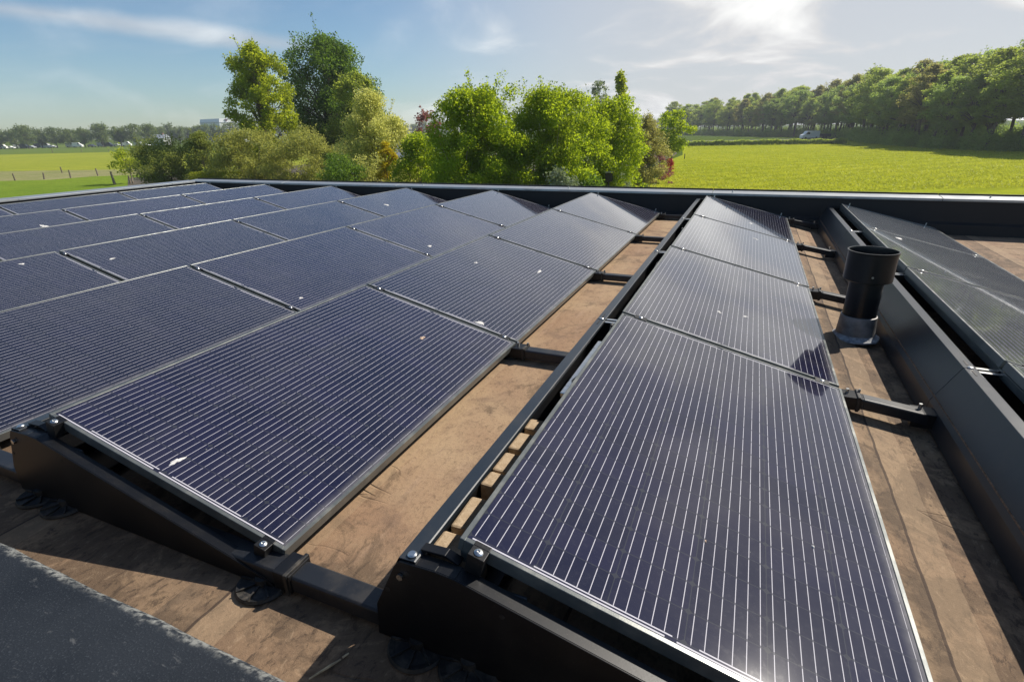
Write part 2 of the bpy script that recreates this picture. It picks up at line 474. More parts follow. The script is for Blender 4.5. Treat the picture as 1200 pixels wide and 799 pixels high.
def wall_top_material():
    t = NT('blue grey slate chip felt')
    mp_ = t.n('ShaderNodeMapping'); mp_.inputs['Rotation'].default_value = (0, 0, 0.5); mp_.inputs['Scale'].default_value = (1.0, 2.4, 1)
    t.l(t.tc.outputs['Object'], mp_.inputs[0])
    n1_ = t.noise(20, 9, 0.72, mp_.outputs[0], 0.3)
    n2_ = t.noise(4, 5, 0.6)
    gr = t.noise(260, 2, 0.6)
    c = t.mix(t.ramp(n2_, 0.35, 0.7), (0.008, 0.011, 0.016), (0.017, 0.021, 0.027))
    c = t.mix(t.math('MULTIPLY', t.ramp(n1_, 0.585, 0.70), 0.24), c, (0.25, 0.25, 0.24))
    c = t.mix(t.math('MULTIPLY', t.ramp(gr, 0.56, 0.70), 0.14), c, (0.16, 0.18, 0.20))
    s = t.n('ShaderNodeSeparateXYZ'); t.l(t.tc.outputs['Object'], s.inputs[0])
    edge = t.ramp(t.math('MULTIPLY_ADD', t.noise(45, 4), 0.03, s.outputs[1]), -0.407, -0.392)
    c = t.mix(t.math('MULTIPLY', t.math('MULTIPLY', edge, t.ramp(t.noise(60, 4, 0.7), 0.40, 0.62)), 0.6), c, (0.34, 0.34, 0.31))
    t.bsdf(c, 0.7, 0, 0.3, bump=gr, bstr=0.6, bdist=0.0015)
    return t.m
MAT['wall_top'] = wall_top_material()

def brick_mat():
    t = NT('tan concrete block')
    n1_ = t.noise(60, 4, 0.7); n2_ = t.noise(260, 2)
    c = t.mix(t.ramp(n1_, 0.3, 0.7), (0.42, 0.31, 0.20), (0.55, 0.43, 0.30))
    c = t.mix(t.math('MULTIPLY', t.ramp(n2_, 0.55, 0.7), 0.5), c, (0.2, 0.14, 0.09))
    t.bsdf(c, 0.9, 0, 0.2, bump=n1_, bstr=0.6, bdist=0.003)
    return t.m
MAT['block'] = brick_mat()
MAT['strip'] = simple('brown granular strip', (0.16, 0.105, 0.065), 0.95, 0, 0.6, 90, 0.6)

def grass_material(name, c1, c2, c3, stripes=0.0, ang=0.0, sw=2.2, patch=0.04):
    t = NT(name)
    P = t.n('ShaderNodeNewGeometry').outputs['Position']
    big = t.noise(patch, 5, 0.6, P)
    mid = t.noise(0.35, 5, 0.62, P)
    fine = t.noise(2.6, 5, 0.75, P)
    vf = t.noise(14, 3, 0.7, P)
    c = t.mix(t.ramp(big, 0.35, 0.65), c1, c2)
    c = t.mix(t.math('MULTIPLY', t.ramp(mid, 0.4, 0.7), 0.55), c, c3)
    c = t.mix(t.math('MULTIPLY', t.ramp(fine, 0.42, 0.72), 0.6), c, tuple(x * 0.52 for x in c1))
    c = t.mix(t.math('MULTIPLY', t.ramp(vf, 0.45, 0.75), 0.3), c, tuple(min(1, x * 1.7) for x in c2))
    if stripes:
        mpn = t.n('ShaderNodeMapping'); mpn.inputs['Rotation'].default_value = (0, 0, ang)
        t.l(P, mpn.inputs[0])
        w = t.n('ShaderNodeTexWave'); w.bands_direction = 'X'; w.inputs['Scale'].default_value = 1 / sw / 3.14
        w.inputs['Distortion'].default_value = 2.0; w.inputs['Detail'].default_value = 3; w.inputs['Detail Scale'].default_value = 0.3
        t.l(mpn.outputs[0], w.inputs['Vector'])
        c = t.mix(t.math('MULTIPLY', t.ramp(w.outputs['Fac'], 0.25, 0.8), stripes), c, tuple(x * 0.62 for x in c3))
    b = t.bsdf(c, 1.0, 0, 0.0, bump=t.math('ADD', fine, vf), bstr=0.5, bdist=0.12)
    return t.m
MAT['mown'] = grass_material('mown field grass', (0.330, 0.365, 0.026), (0.430, 0.440, 0.036), (0.250, 0.310, 0.024), 0.36, 0.75, 3.3)
MAT['pasture'] = grass_material('pasture grass', (0.155, 0.235, 0.030), (0.195, 0.270, 0.034), (0.120, 0.195, 0.026))
MAT['bright'] = grass_material('bright meadow grass', (0.290, 0.325, 0.045), (0.345, 0.360, 0.050), (0.230, 0.285, 0.040), 0.25, 1.2, 5)
MAT['dry'] = grass_material('dry grass strip', (0.290, 0.275, 0.125), (0.230, 0.245, 0.090), (0.350, 0.320, 0.180), patch=0.15)
MAT['far_grass'] = grass_material('far pasture grass', (0.125, 0.175, 0.040), (0.150, 0.205, 0.042), (0.095, 0.150, 0.034))
MAT['ground'] = grass_material('rough grass', (0.075, 0.120, 0.020), (0.110, 0.150, 0.028), (0.055, 0.090, 0.020))
MAT['soil'] = simple('garden bed soil', (0.075, 0.060, 0.040), 0.95, 0, 0.6, 1.5, 0.5)
MAT['asphalt'] = simple('asphalt', (0.055, 0.055, 0.055), 0.85, 0, 0.2, 3)

def leaf_material(name, dark, light, trans=0.35, tcol=None, rough=0.5):
    t = NT(name)
    g = t.n('ShaderNodeNewGeometry')
    r = g.outputs['Random Per Island']
    P = t.noise(0.55, 4, 0.6, g.outputs['Position'])
    f = t.math('ADD', t.math('MULTIPLY', r, 0.42), t.math('MULTIPLY', t.ramp(P, 0.35, 0.65), 0.58), clamp=True)
    c = t.mix(f, dark, light)
    b = t.n('ShaderNodeBsdfPrincipled')
    t.l(c, b.inputs['Base Color']); b.inputs['Roughness'].default_value = rough
    b.inputs['Specular IOR Level'].default_value = 0.15
    tr = t.n('ShaderNodeBsdfTranslucent')
    tcol = tcol or tuple(min(1, x * 1.9) for x in light)
    tcc = t.mix(f, tuple(x * 0.75 for x in tcol), tcol); t.l(tcc, tr.inputs[0])
    mx = t.n('ShaderNodeMixShader'); mx.inputs[0].default_value = trans
    t.l(b.outputs[0], mx.inputs[1]); t.l(tr.outputs[0], mx.inputs[2])
    t.l(mx.outputs[0], t.out.inputs[0])
    return t.m
LEAF = {
    'hazel': leaf_material('fresh green leaves', (0.083, 0.158, 0.014), (0.234, 0.323, 0.022), 0.53, (0.632, 0.770, 0.030)),
    'dark': leaf_material('deep green leaves', (0.043, 0.097, 0.020), (0.122, 0.200, 0.034), 0.45, (0.286, 0.458, 0.043)),
    'yellow_green': leaf_material('yellow green leaves', (0.140, 0.210, 0.014), (0.290, 0.350, 0.022), 0.53, (0.70, 0.78, 0.04)),
    'olive': leaf_material('olive green leaves', (0.084, 0.126, 0.026), (0.216, 0.258, 0.054), 0.45, (0.504, 0.552, 0.096)),
    'wheat': leaf_material('wheat green leaves', (0.138, 0.174, 0.031), (0.348, 0.360, 0.096), 0.45, (0.696, 0.696, 0.144)),
    'variegated': leaf_material('cream and green variegated leaves', (0.26, 0.31, 0.045), (0.72, 0.70, 0.22), 0.48, (0.85, 0.84, 0.22)),
    'gold': leaf_material('golden leaves', (0.338, 0.260, 0.016), (0.650, 0.468, 0.023), 0.47, (0.850, 0.715, 0.026)),
    'red': leaf_material('red brown leaves', (0.163, 0.062, 0.062), (0.375, 0.188, 0.163), 0.43, (0.525, 0.225, 0.188)),
    'silver': leaf_material('silver green leaves', (0.112, 0.150, 0.088), (0.375, 0.425, 0.300), 0.35, (0.350, 0.425, 0.175)),
    'lime': leaf_material('lime clipped leaves', (0.175, 0.225, 0.018), (0.350, 0.388, 0.030), 0.45, (0.625, 0.650, 0.037)),
    'wood': leaf_material('woodland leaves', (0.088, 0.146, 0.032), (0.216, 0.279, 0.064), 0.53, (0.638, 0.766, 0.112)),
    'wood_brown': leaf_material('bronze woodland leaves', (0.119, 0.129, 0.039), (0.252, 0.245, 0.084), 0.53, (0.644, 0.602, 0.154)),
    'wood_dark': leaf_material('deep green woodland leaves', (0.074, 0.133, 0.039), (0.191, 0.264, 0.070), 0.50, (0.546, 0.722, 0.137)),  # slightly darker green leaf colour, used for the undergrowth too
    'wood_fresh': leaf_material('fresh woodland leaves', (0.095, 0.150, 0.028), (0.220, 0.270, 0.050), 0.52, (0.60, 0.70, 0.09)),
    'far': leaf_material('far tree leaves', (0.075, 0.109, 0.046), (0.149, 0.190, 0.069), 0.45, (0.345, 0.437, 0.115)),
    'grass': leaf_material('grass blades', (0.31, 0.35, 0.025), (0.47, 0.48, 0.040), 0.45, (0.66, 0.68, 0.05)),
    'flower': leaf_material('red flowers', (0.400, 0.020, 0.030), (0.620, 0.060, 0.070), 0.25, (0.600, 0.060, 0.060)),
}
MAT['bark'] = simple('grey brown bark', (0.105, 0.085, 0.065), 0.9, 0, 0.4, 8, 0.6)
MAT['bark_pale'] = simple('pale bark', (0.26, 0.21, 0.15), 0.9, 0, 0.3, 8, 0.6)

# ------------------------------------------------------------------ foliage
def leaves_mesh(name, C, size, rng, mat, up=0.35, aspect=0.62):
    """C: (n,3) leaf centres; each leaf a folded diamond"""
    n = len(C)
    d = rng.normal(size=(n, 3)); d[:, 2] -= 0.25
    d /= np.linalg.norm(d, axis=1)[:, None]
    nr = rng.normal(size=(n, 3)); nr[:, 2] += up * 2
    s = np.cross(d, nr); s /= (np.linalg.norm(s, axis=1)[:, None] + 1e-9)
    nn_ = np.cross(s, d)
    sz = size * rng.uniform(0.6, 1.35, n)[:, None]
    a = C - d * sz * 0.5
    b = C + s * sz * aspect * 0.5 + nn_ * sz * 0.10
    c = C + d * sz * 0.5
    e = C - s * sz * aspect * 0.5 + nn_ * sz * 0.10
    V = np.stack([a, b, c, e], axis=1).reshape(-1, 3)
    me = bpy.data.meshes.new(name)
    me.vertices.add(4 * n); me.vertices.foreach_set('co', V.astype(np.float32).ravel())
    me.loops.add(4 * n); me.loops.foreach_set('vertex_index', np.arange(4 * n, dtype=np.int32))
    me.polygons.add(n)
    me.polygons.foreach_set('loop_start', np.arange(0, 4 * n, 4, dtype=np.int32))
    me.polygons.foreach_set('loop_total', np.full(n, 4, dtype=np.int32))
    me.materials.append(mat)
    me.update(calc_edges=True)
    return me

def env(shape, t):
    """relative crown radius at relative height t"""
    t = np.clip(t, 0, 1)
    if shape == 'round': return np.sqrt(np.clip(1 - (2 * t - 1) ** 2, 0, 1)) ** 0.8
    if shape == 'column': return np.clip(np.minimum(t * 5, 1), 0, 1) * (1 - t ** 3) * 0.9 + 0.1
    if shape == 'vase': return 0.45 + 0.55 * np.sin(np.clip(t * 1.25, 0, 1) * math.pi * 0.62) - 0.75 * np.clip(t - 0.70, 0, 1) ** 1.3 * 2
    if shape == 'tall': return np.clip(0.35 + 2.4 * t, 0, 1) * np.sqrt(np.clip(1 - np.clip((t - 0.40) / 0.60, 0, 1) ** 2.4, 0, 1)) * 0.97 + 0.03
    if shape == 'bush': return np.clip(0.62 + 1.5 * t, 0, 1) * np.sqrt(np.clip(1 - np.clip((t - 0.45) / 0.62, 0, 1) ** 2, 0, 1)) * 0.95 + 0.03
    if shape == 'egg': return np.sin(math.pi * np.clip(t, 0.02, 1) ** 0.65) ** 0.7
    if shape == 'mound': return np.sqrt(np.clip(1 - t ** 2, 0, 1))
    return 1 - t

def tree_meshes(name, seed, H, base, R, leaf, nleaf, leafmat, barkmat, shape='round', nclump=60, shoots=0, trunk_r=0.18,
                clump=0.27, stems=1, holes=0.0):
    rng = np.random.default_rng(seed)
    cr = R * clump
    cs = []
    ang0 = rng.uniform(0, 6.28); lob = rng.uniform(0.12, 0.25)
    while len(cs) < nclump:
        t = rng.uniform(0, 1); a = rng.uniform(0, 2 * math.pi)
        k = rng.uniform(0, 1) ** 0.55
        rr = max(0.05, float(env(shape, t))) * R * (1 + lob * math.sin(3 * a + ang0) + 0.12 * math.sin(5 * a + 2 * ang0 + t * 5))
        if rng.uniform() < holes and k > .5: continue
        cs.append((rr * k * math.cos(a), rr * k * math.sin(a), base + t * (H - base - cr * 0.5)))
    cs = np.array(cs)
    rad = cr * rng.uniform(0.55, 1.3, nclump)
    w = rad ** 2; w /= w.sum()
    idx = rng.choice(nclump, nleaf, p=w)
    dirs = rng.normal(size=(nleaf, 3)); dirs /= np.linalg.norm(dirs, axis=1)[:, None]
    q = rng.uniform(0, 1, nleaf) ** 0.42
    dirs[:, 2] *= 0.75
    P = cs[idx] + dirs * (rad[idx] * q)[:, None] + rng.normal(size=(nleaf, 3)) * leaf * 0.5
    P[:, 2] += np.abs(rng.normal(size=nleaf)) * leaf * 0.2
    extra = []
    sh_tubes = []
    for i in range(shoots):
        a = rng.uniform(0, 6.28); k = rng.uniform(0.15, 0.95)
        t = rng.uniform(0.55, 0.98)
        r0 = float(env(shape, t)) * R * k
        p0 = np.array([r0 * math.cos(a), r0 * math.sin(a), base + t * (H - base) * 0.96])
        d = np.array([math.cos(a) * 0.5, math.sin(a) * 0.5, rng.uniform(0.6, 1.6)]); d /= np.linalg.norm(d)
        ln = R * rng.uniform(0.25, 0.6)
        m_ = int(ln / leaf * 3.2)
        tt = rng.uniform(0, 1, m_)[:, None]
        extra.append(p0 + d * tt * ln + rng.normal(size=(m_, 3)) * leaf * 0.55)
        sh_tubes.append((p0, p0 + d * ln))
    if extra: P = np.vstack([P] + extra)
    P[:, 2] = np.maximum(P[:, 2], 0.05)
    lm = leaves_mesh(name + '_crown', P, leaf, rng, leafmat)
    mb = MB()
    if stems == 1:
        top = base + (H - base) * 0.62
        pth = [np.array([0, 0, -0.15]), np.array([0, 0, 0.25]), np.array([rng.normal() * .05 * R, rng.normal() * .05 * R, base]),
               np.array([rng.normal() * .08 * R, rng.normal() * .08 * R, (base + top) / 2]), np.array([rng.normal() * .1 * R, rng.normal() * .1 * R, top])]
        mb.tube(pth, [trunk_r * 1.35, trunk_r, trunk_r * 0.85, trunk_r * 0.5, trunk_r * 0.2], 8)
        for c in cs[::2]:
            f = rng.uniform(0.3, 0.95)
            z0 = base * 0.85 + f * max(0.1, min(c[2], top) - base * 0.85) * 0.75
            i0 = np.array([0, 0, min(z0, c[2] - 0.1 * R)])
            midp = (i0 + c) / 2 + np.array([0, 0, 0.12 * R]) + rng.normal(size=3) * 0.06 * R
            mb.tube([i0, midp, c], [trunk_r * 0.38, trunk_r * 0.22, trunk_r * 0.07], 5, False)
    else:
        for k in range(stems):
            a = rng.uniform(0, 6.28); r0 = rng.uniform(0.0, 0.6) * trunk_r
            p0 = np.array([r0 * math.cos(a), r0 * math.sin(a), -0.1])
            c = cs[rng.integers(nclump)]
            midp = p0 * 0.5 + np.array([c[0] * 0.45, c[1] * 0.45, c[2] * 0.5])
            mb.tube([p0, midp, c], [trunk_r, trunk_r * 0.65, trunk_r * 0.2], 6, False)
            for j in range(2):
                c2 = cs[rng.integers(nclump)]
                mb.tube([midp, (midp + c2) / 2 + rng.normal(size=3) * 0.08 * R, c2], [trunk_r * 0.45, trunk_r * 0.3, trunk_r * 0.1], 5, False)
    for a, b in sh_tubes:
        mb.tube([a, b], [trunk_r * 0.12, trunk_r * 0.04], 4, False)
    bm_ = bpy.data.meshes.new(name + '_trunk')
    bm_.from_pydata(mb.v, [], mb.f); bm_.materials.append(barkmat)
    bm_.polygons.foreach_set('use_smooth', [True] * len(bm_.polygons)); bm_.update()
    return lm, bm_

def put_tree(kind, loc, meshes, label, cat, group=None, rz=0.0, sc=1.0, stem_name='trunk', crown_name='crown'):
    r = empty(kind, loc, (0, 0, rz), label, cat, group)
    r.scale = (sc, sc, sc) if isinstance(sc, (int, float)) else sc
    a = bpy.data.objects.new(crown_name, meshes[0]); a.parent = r; col.objects.link(a)
    b = bpy.data.objects.new(stem_name, meshes[1]); b.parent = r; col.objects.link(b)
    return r

# ------------------------------------------------------------------ ground and fields
def sheet(name, pts, z, mat):
    mb = MB(); mb.quad(*[(p[0], p[1], z) for p in pts])
    return tag(mb.build(name, mat), kind='structure')
sheet('ground', [(-2500, -600), (2500, -600), (2500, 3000), (-2500, 3000)], GZ, MAT['ground'])
RF = lambda px, py: at(px, py)[:2]
# right-hand mown field: from the garden border to the hedge and the wood
sheet('mown_field', [RF(700, 262), RF(716, 213), RF(745, 203), RF(800, 182), RF(800, 170), RF(812, 164.8), RF(1000, 163.5), RF(1300, 166), (90, 6), (14, 4)], GZ + 0.02, MAT['mown'])
sheet('near_pasture', [RF(-500, 330), RF(-400, 232), RF(0, 212.5), RF(60, 211), RF(110, 207), RF(200, 204), RF(330, 200), RF(330, 300)], GZ + 0.02, MAT['pasture'])
sheet('dry_grass_strip', [RF(-400, 232), RF(-400, 212), RF(0, 201), RF(110, 199.5), RF(200, 198), RF(200, 204), RF(110, 207), RF(60, 211), RF(0, 212.5)], GZ + 0.02, MAT['dry'])
sheet('meadow', [RF(-400, 212), RF(-500, 186), RF(0, 181.5), RF(160, 178), RF(420, 174), RF(420, 196), RF(200, 198), RF(110, 199.5), RF(0, 201)], GZ + 0.02, MAT['bright'])
sheet('far_pasture', [RF(-500, 186), RF(-500, 176), RF(0, 171), RF(190, 169.5), RF(420, 168), RF(420, 174), RF(160, 178), RF(0, 181.5)], GZ + 0.02, MAT['far_grass'])
sheet('garden_bed', [RF(150, 260), RF(150, 209), RF(300, 200), RF(420, 186), RF(560, 180), RF(700, 178), RF(797, 177), RF(790, 183), RF(745, 203.5), RF(712, 216), RF(690, 262)], GZ + 0.04, MAT['soil'])
# road beyond the hedge, carrying the van
ra, rb, rc_ = atd(700, 172)[:2], atd(1010, 172)[:2], atd(1010, 180)[:2]
sheet('road', [atd(640, 172)[:2], atd(1040, 164)[:2], atd(1040, 171)[:2], atd(640, 179)[:2]], GZ + 0.03, MAT['asphalt'])

# ------------------------------------------------------------------ the building we stand on
TILT = math.radians(13.725); W = 1.004; L = 1.69; PITCHX = 1.5428
HL = 0.08; HH = HL + W * math.sin(TILT)
RX0, RX1, RY0, RY1 = -9.75, 6.0, -0.40, 6.92
bld = empty('building', (0, 0, 0), (0, 0, 0), 'low flat-roofed building carrying the solar panels, black parapet with grey metal edge trim', 'building')
def roof_z(x): return 0.0 if x < 0.97 else (-0.07 * min(1.0, (x - 0.97) / 0.30))
mb = MB()
xs = list(np.linspace(RX0, 0.97, 40)) + [1.02, 1.07, 1.12, 1.2, 1.28, 1.35] + list(np.linspace(1.6, RX1, 12))
ys = list(np.linspace(-0.38, RY1, 30))
idx = {}
for i, x in enumerate(xs):
    for j, y in enumerate(ys):
        idx[i, j] = len(mb.v)
        mb.v.append((x, y, roof_z(x)))
for i in range(len(xs) - 1):
    for j in range(len(ys) - 1):
        mb.f.append((idx[i, j], idx[i + 1, j], idx[i + 1, j + 1], idx[i, j + 1]))
mb.build('roof', MAT['roof'], bld)
# facade walls below the roof
MAT['facade'] = simple('facade brick', (0.22, 0.12, 0.085), 0.85, 0, 0.2, 3, 0.3)
mb = MB()
mb.box(RX0 - 0.18, RX1 + 0.18, RY1 + 0.02, RY1 + 0.16, GZ, -0.02)
mb.box(RX0 - 0.18, RX0 - 0.05, -1.16, RY1 + 0.02, GZ, -0.02)
mb.box(RX1 + 0.05, RX1 + 0.18, -1.16, RY1 + 0.02, GZ, -0.02)
mb.box(RX0 - 0.05, RX1 + 0.05, -1.16, -1.02, GZ, -0.02)
mb.build('wall', MAT['facade'], bld)
PT = 0.335
# far, left and right parapets: dark upstand with a fillet at its foot
def upstand(poly, a, b, axis, name='parapet'):
    m_ = MB(); m_.prism(poly, a, b, axis)
    return m_.build(name, MAT['parapet'], bld, bevel=0.004)
upstand([(RY1 - 0.045, -0.075), (RY1 - 0.042, 0.045), (RY1, 0.07), (RY1 + 0.005, PT - 0.012), (RY1 + 0.17, PT - 0.012), (RY1 + 0.17, -0.10)], RX0 - 0.18, RX1 + 0.18, 'x')
upstand([(RX0 + 0.045, -0.01), (RX0 + 0.042, 0.045), (RX0, 0.07), (RX0 - 0.003, PT - 0.012), (RX0 - 0.17, PT - 0.012), (RX0 - 0.17, -0.1)], -1.1, RY1 + 0.001, 'y')
upstand([(RX1 - 0.045, -0.08), (RX1, 0.07), (RX1 + 0.003, PT - 0.012), (RX1 + 0.17, PT - 0.012), (RX1 + 0.17, -0.1)], -1.1, RY1 + 0.001, 'y')
# metal trim: lengths with tiny joints
x = RX0 - 0.20
k = 0
while x < RX1 + 0.2:
    x2 = min(x + 2.5, RX1 + 0.2)
    m_ = MB()
    m_.prism([(RY1 - 0.018, PT - 0.030), (RY1 - 0.018, PT - 0.002), (RY1 + 0.04, PT + 0.006), (RY1 + 0.17, PT + 0.016), (RY1 + 0.195, PT + 0.010), (RY1 + 0.195, PT - 0.08), (RY1 + 0.185, PT - 0.08),
              (RY1 + 0.180, PT - 0.003), (RY1 - 0.010, PT - 0.011), (RY1 - 0.010, PT - 0.030)], x + 0.003, x2 - 0.003, 'x')
    m_.build('roof_trim', MAT['coping'], bld, bevel=0.002)
    m_ = MB(); m_.box(x + 0.003, x2 - 0.003, RY1 + 0.197, RY1 + 0.215, PT - 0.10, PT + 0.034)
    m_.build('trim_edge', MAT['parapet'], bld, bevel=0.002)
    x = x2
y = -1.1
while y < RY1 - 0.05:
    y2 = min(y + 2.5, RY1 - 0.025)
    for sx, X in ((-1, RX0), (1, RX1)):
        m_ = MB()
        m_.prism([(X - sx * 0.018, PT - 0.030), (X - sx * 0.018, PT - 0.002), (X + sx * 0.17, PT + 0.014), (X + sx * 0.195, PT + 0.008), (X + sx * 0.195, PT - 0.08), (X + sx * 0.185, PT - 0.08),
                  (X + sx * 0.180, PT - 0.005), (X - sx * 0.010, PT - 0.011), (X - sx * 0.010, PT - 0.030)], y + 0.003, y2 - 0.003, 'y')
        m_.build('roof_trim', MAT['coping'], bld, bevel=0.002)
    y = y2
# small bolts standing along the trim
for x in (-8.2, -4.45, -1.95, 0.3, 3.0, 5.2):
    m_ = MB(); m_.tube([(x, RY1 + 0.06, PT + 0.004), (x, RY1 + 0.06, PT + 0.03)], 0.008, 8)
    m_.build('bolt', MAT['steel'], bld)
# near wall top in the foreground: thick felt-covered capping with an uneven edge
rng = np.random.default_rng(5)
m_ = MB()
NX = 260
xx = np.linspace(RX0 + 0.05, RX1 - 0.05, NX)
wv = np.convolve(rng.normal(size=NX + 8), np.ones(9) / 9, 'valid') * 0.006
prof = [(-0.402, 0.02), (-0.400, 0.315), (-0.398, 0.335), (-0.408, 0.346), (-0.425, 0.350), (-0.60, 0.352), (-1.02, 0.350), (-1.10, 0.33), (-1.10, -0.1)]
for i in range(NX):
    for j, (py, pz) in enumerate(prof):
        m_.v.append((xx[i], py + (wv[i] if j in (1, 2, 3, 4) else 0), pz + (wv[i] * 0.4 if j in (2, 3, 4) else 0)))
K = len(prof)
for i in range(NX - 1):
    for j in range(K - 1):
        m_.f.append((i * K + j, i * K + j + 1, (i + 1) * K + j + 1, (i + 1) * K + j))
m_.build('wall_cap', MAT['wall_top'], bld, smooth=True, label='blue grey felt capping of the near wall')

# ------------------------------------------------------------------ solar panels
ROWN = {1: 'row right of the vent pipe', 0: 'row just left of the vent pipe', -1: 'row left of the bare brown roof strip',
        -2: 'second row left of the bare brown strip', -3: 'third row left of the bare brown strip', -4: 'fourth row left of the bare brown strip',
        -5: 'fifth row left of the bare brown strip', -6: 'leftmost row beside the left parapet'}
POSN = {0: 'nearest panel', 1: 'second panel', 2: 'third panel', 3: 'farthest panel'}
PL = 1.665
def panel_proto():
    r = empty('solar_panel')
    f = MB()
    w = 0.012; hh = 0.035
    def ring(x0, x1, y0, y1): f.box(x0, x1, y0, y1, -hh, 0.0)
    ring(0, w, 0, PL); ring(W - w, W, 0, PL); ring(w, W - w, 0, w); ring(w, W - w, PL - w, PL)
    f.build('frame', MAT['frame'], r, bevel=0.0012, seg=1)
    g = MB(); g.box(w + 0.0005, W - w - 0.0005, w + 0.0005, PL - w - 0.0005, -0.009, -0.0022)
    g.build('glass', MAT['cells'], r)
    j = MB(); j.box(0.08, 0.19, PL / 2 - 0.05, PL / 2 + 0.05, -0.032, -0.0095)
    j.build('junction_box', MAT['rubber'], r)
    return r
proto = panel_proto()
first = True
PANELS = {}
for r in range(-6, 2):
    yo = 0.115 if r == 1 else 0.0
    zo = -0.07 if r == 1 else 0.0
    xo = r * PITCHX
    for j in range(4):
        o = proto if first else copy_tree(proto)
        first = False
        jr = random.Random(r * 17 + j)
        o.location = (xo + jr.uniform(-.003, .003), yo + j * L + 0.0125, HH + zo + jr.uniform(-.0015, .0015))
        o.rotation_euler = (jr.uniform(-.001, .001), TILT + jr.uniform(-.0015, .0015), jr.uniform(-.001, .001))
        tag(o, 'dark solar panel, %s of the %s' % (POSN[j], ROWN[r]), 'solar panel', 'solar panels tilted in rows on the flat roof')
        PANELS[r, j] = o
        if r == 1:
            for ch in [x for x in col.objects if x.parent == o and x.name.startswith('glass')]:
                if j == 0: dm = ch.data.copy(); dm.materials[0] = MAT['cells_dust_glare']
                ch.data = dm
# bird droppings on the glass
def dropping(parent, u, v, su, sv, seed, mat='dropping', n=9):
    rg = np.random.default_rng(seed)
    m_ = MB()
    pts = []
    N = 26
    ph = rg.uniform(0, 6.28, 4)
    for i in range(N):
        a = 2 * math.pi * i / N
        k = 1 + 0.25 * math.sin(2 * a + ph[0]) + 0.22 * math.sin(3 * a + ph[1]) + 0.15 * math.sin(7 * a + ph[2])
        pts.append((u + su * k * math.cos(a), v + sv * k * math.sin(a)))
    nb = len(m_.v)
    m_.v += [(a, b, -0.0019) for a, b in pts] + [((a - u) * 0.6 + u, (b - v) * 0.6 + v, 0.0006) for a, b in pts] + [(u, v, 0.001)]
    for i in range(N):
        j = (i + 1) % N
        m_.f.append((nb + i, nb + j, nb + N + j, nb + N + i)); m_.f.append((nb + N + i, nb + N + j, nb + 2 * N))
    for k in range(n):
        a = rg.uniform(0, 6.28); d = rg.uniform(1.3, 3.2)
        cu, cv = u + su * d * math.cos(a), v + sv * d * math.sin(a)
        s_ = rg.uniform(0.06, 0.22) * min(su, sv) + 0.0006
        m_.lathe([(s_, -0.0019), (s_ * .7, -0.001), (0.0001, -0.0008)], (cu, cv, 0), 8)
    m_.build('bird_dropping', MAT[mat], parent, smooth=True)
for i, (r, j, u, v, su, sv, mt) in enumerate([
        (-1, 0, 0.606, 1.345, .012, .014, 'dropping_tan'), (-1, 0, 0.487, 0.078, .009, .022, 'dropping'), (-1, 1, 0.745, 0.052, .030, .014, 'dropping'),
        (-1, 1, 0.672, 1.21, .012, .030, 'dropping'), (-1, 1, 0.26, 0.94, .007, .020, 'dropping'), (0, 1, 0.444, 0.48, .012, .012, 'dropping'),
        (0, 1, 0.584, 0.55, .014, .010, 'dropping'), (0, 3, 0.575, 0.42, .02, .02, 'dropping'), (0, 2, 0.623, 1.27, .02, .014, 'dropping'),
        (-2, 2, 0.81, 0.24, .014, .03, 'dropping'), (-2, 1, 0.86, 0.15, .012, .012, 'dropping'), (-3, 0, 0.12, 1.366, .014, .014, 'dropping'), (-3, 1, 0.35, 0.185, .012, .02, 'dropping'),
        (-5, 1, 0.5, 1.2, .04, .03, 'dropping'), (-3, 3, 0.45, 0.5, .03, .03, 'dropping'), (1, 2, 0.25, 1.45, .03, .04, 'dropping'), (1, 1, .75, 1.0, .02, .03, 'dropping'),
        (0, 0, .52, .34, .003, .004, 'dropping_tan'), (0, 0, .79, .50, .003, .006, 'dropping')]):
    dropping(PANELS[r, j], u, v, su, sv, 40 + i, mt, 0)

# ------------------------------------------------------------------ mounting racks: one per row
def zline(x): return HH - x * math.tan(TILT)                 # panel top surface height at local x
def end_profile():
    dz = 0.050
    return [(-0.212, 0.004), (-0.205, 0.102), (-0.138, 0.245), (-0.122, 0.2635), (-0.03, 0.2670), (0.02, zline(0.02) - dz),
            (0.955, zline(0.955) - dz), (0.985, zline(0.985) - dz - 0.02), (0.985, 0.004)]
RACKL = {1: 'far right panel row beyond the vent pipe', 0: 'panel row just left of the vent pipe', -1: 'panel row left of the bare brown strip',
         -2: 'second panel row left of the bare strip', -3: 'third panel row left of the bare strip', -4: 'fourth panel row left of the bare strip',
         -5: 'fifth panel row left of the bare strip', -6: 'leftmost panel row'}
def clamp_part(parent, x, y, w_=0.040, d_=0.030, mid=False):
    zt = zline(x)
    m_ = MB()
    if not mid:
        m_.box(-w_ / 2, w_ / 2, -d_, 0.0, -0.050, 0.0035)
        m_.box(-w_ / 2, w_ / 2, 0.0, 0.014, 0.0008, 0.0035)
        bx, by = 0.0, -d_ / 2
    else:
        m_.box(-0.03, 0.03, -0.0105, 0.0105, -0.045, 0.003)
        m_.box(-0.03, 0.03, -0.020, 0.020, 0.0010, 0.0036)
        bx, by = 0, 0
    c = m_.build('clamp', MAT['black_metal'], parent, bevel=0.0015)
    c.location = (x, y, zt); c.rotation_euler = (0, TILT, 0)
    b = MB(); b.lathe([(0.0, 0.0036), (0.0105, 0.0037), (0.0105, 0.0055), (0.0075, 0.0085), (0.004, 0.009), (0.0038, 0.0065), (0.0, 0.0062)], (bx, by, 0), 20)
    b.build('bolt', MAT['steel'], c, smooth=True)

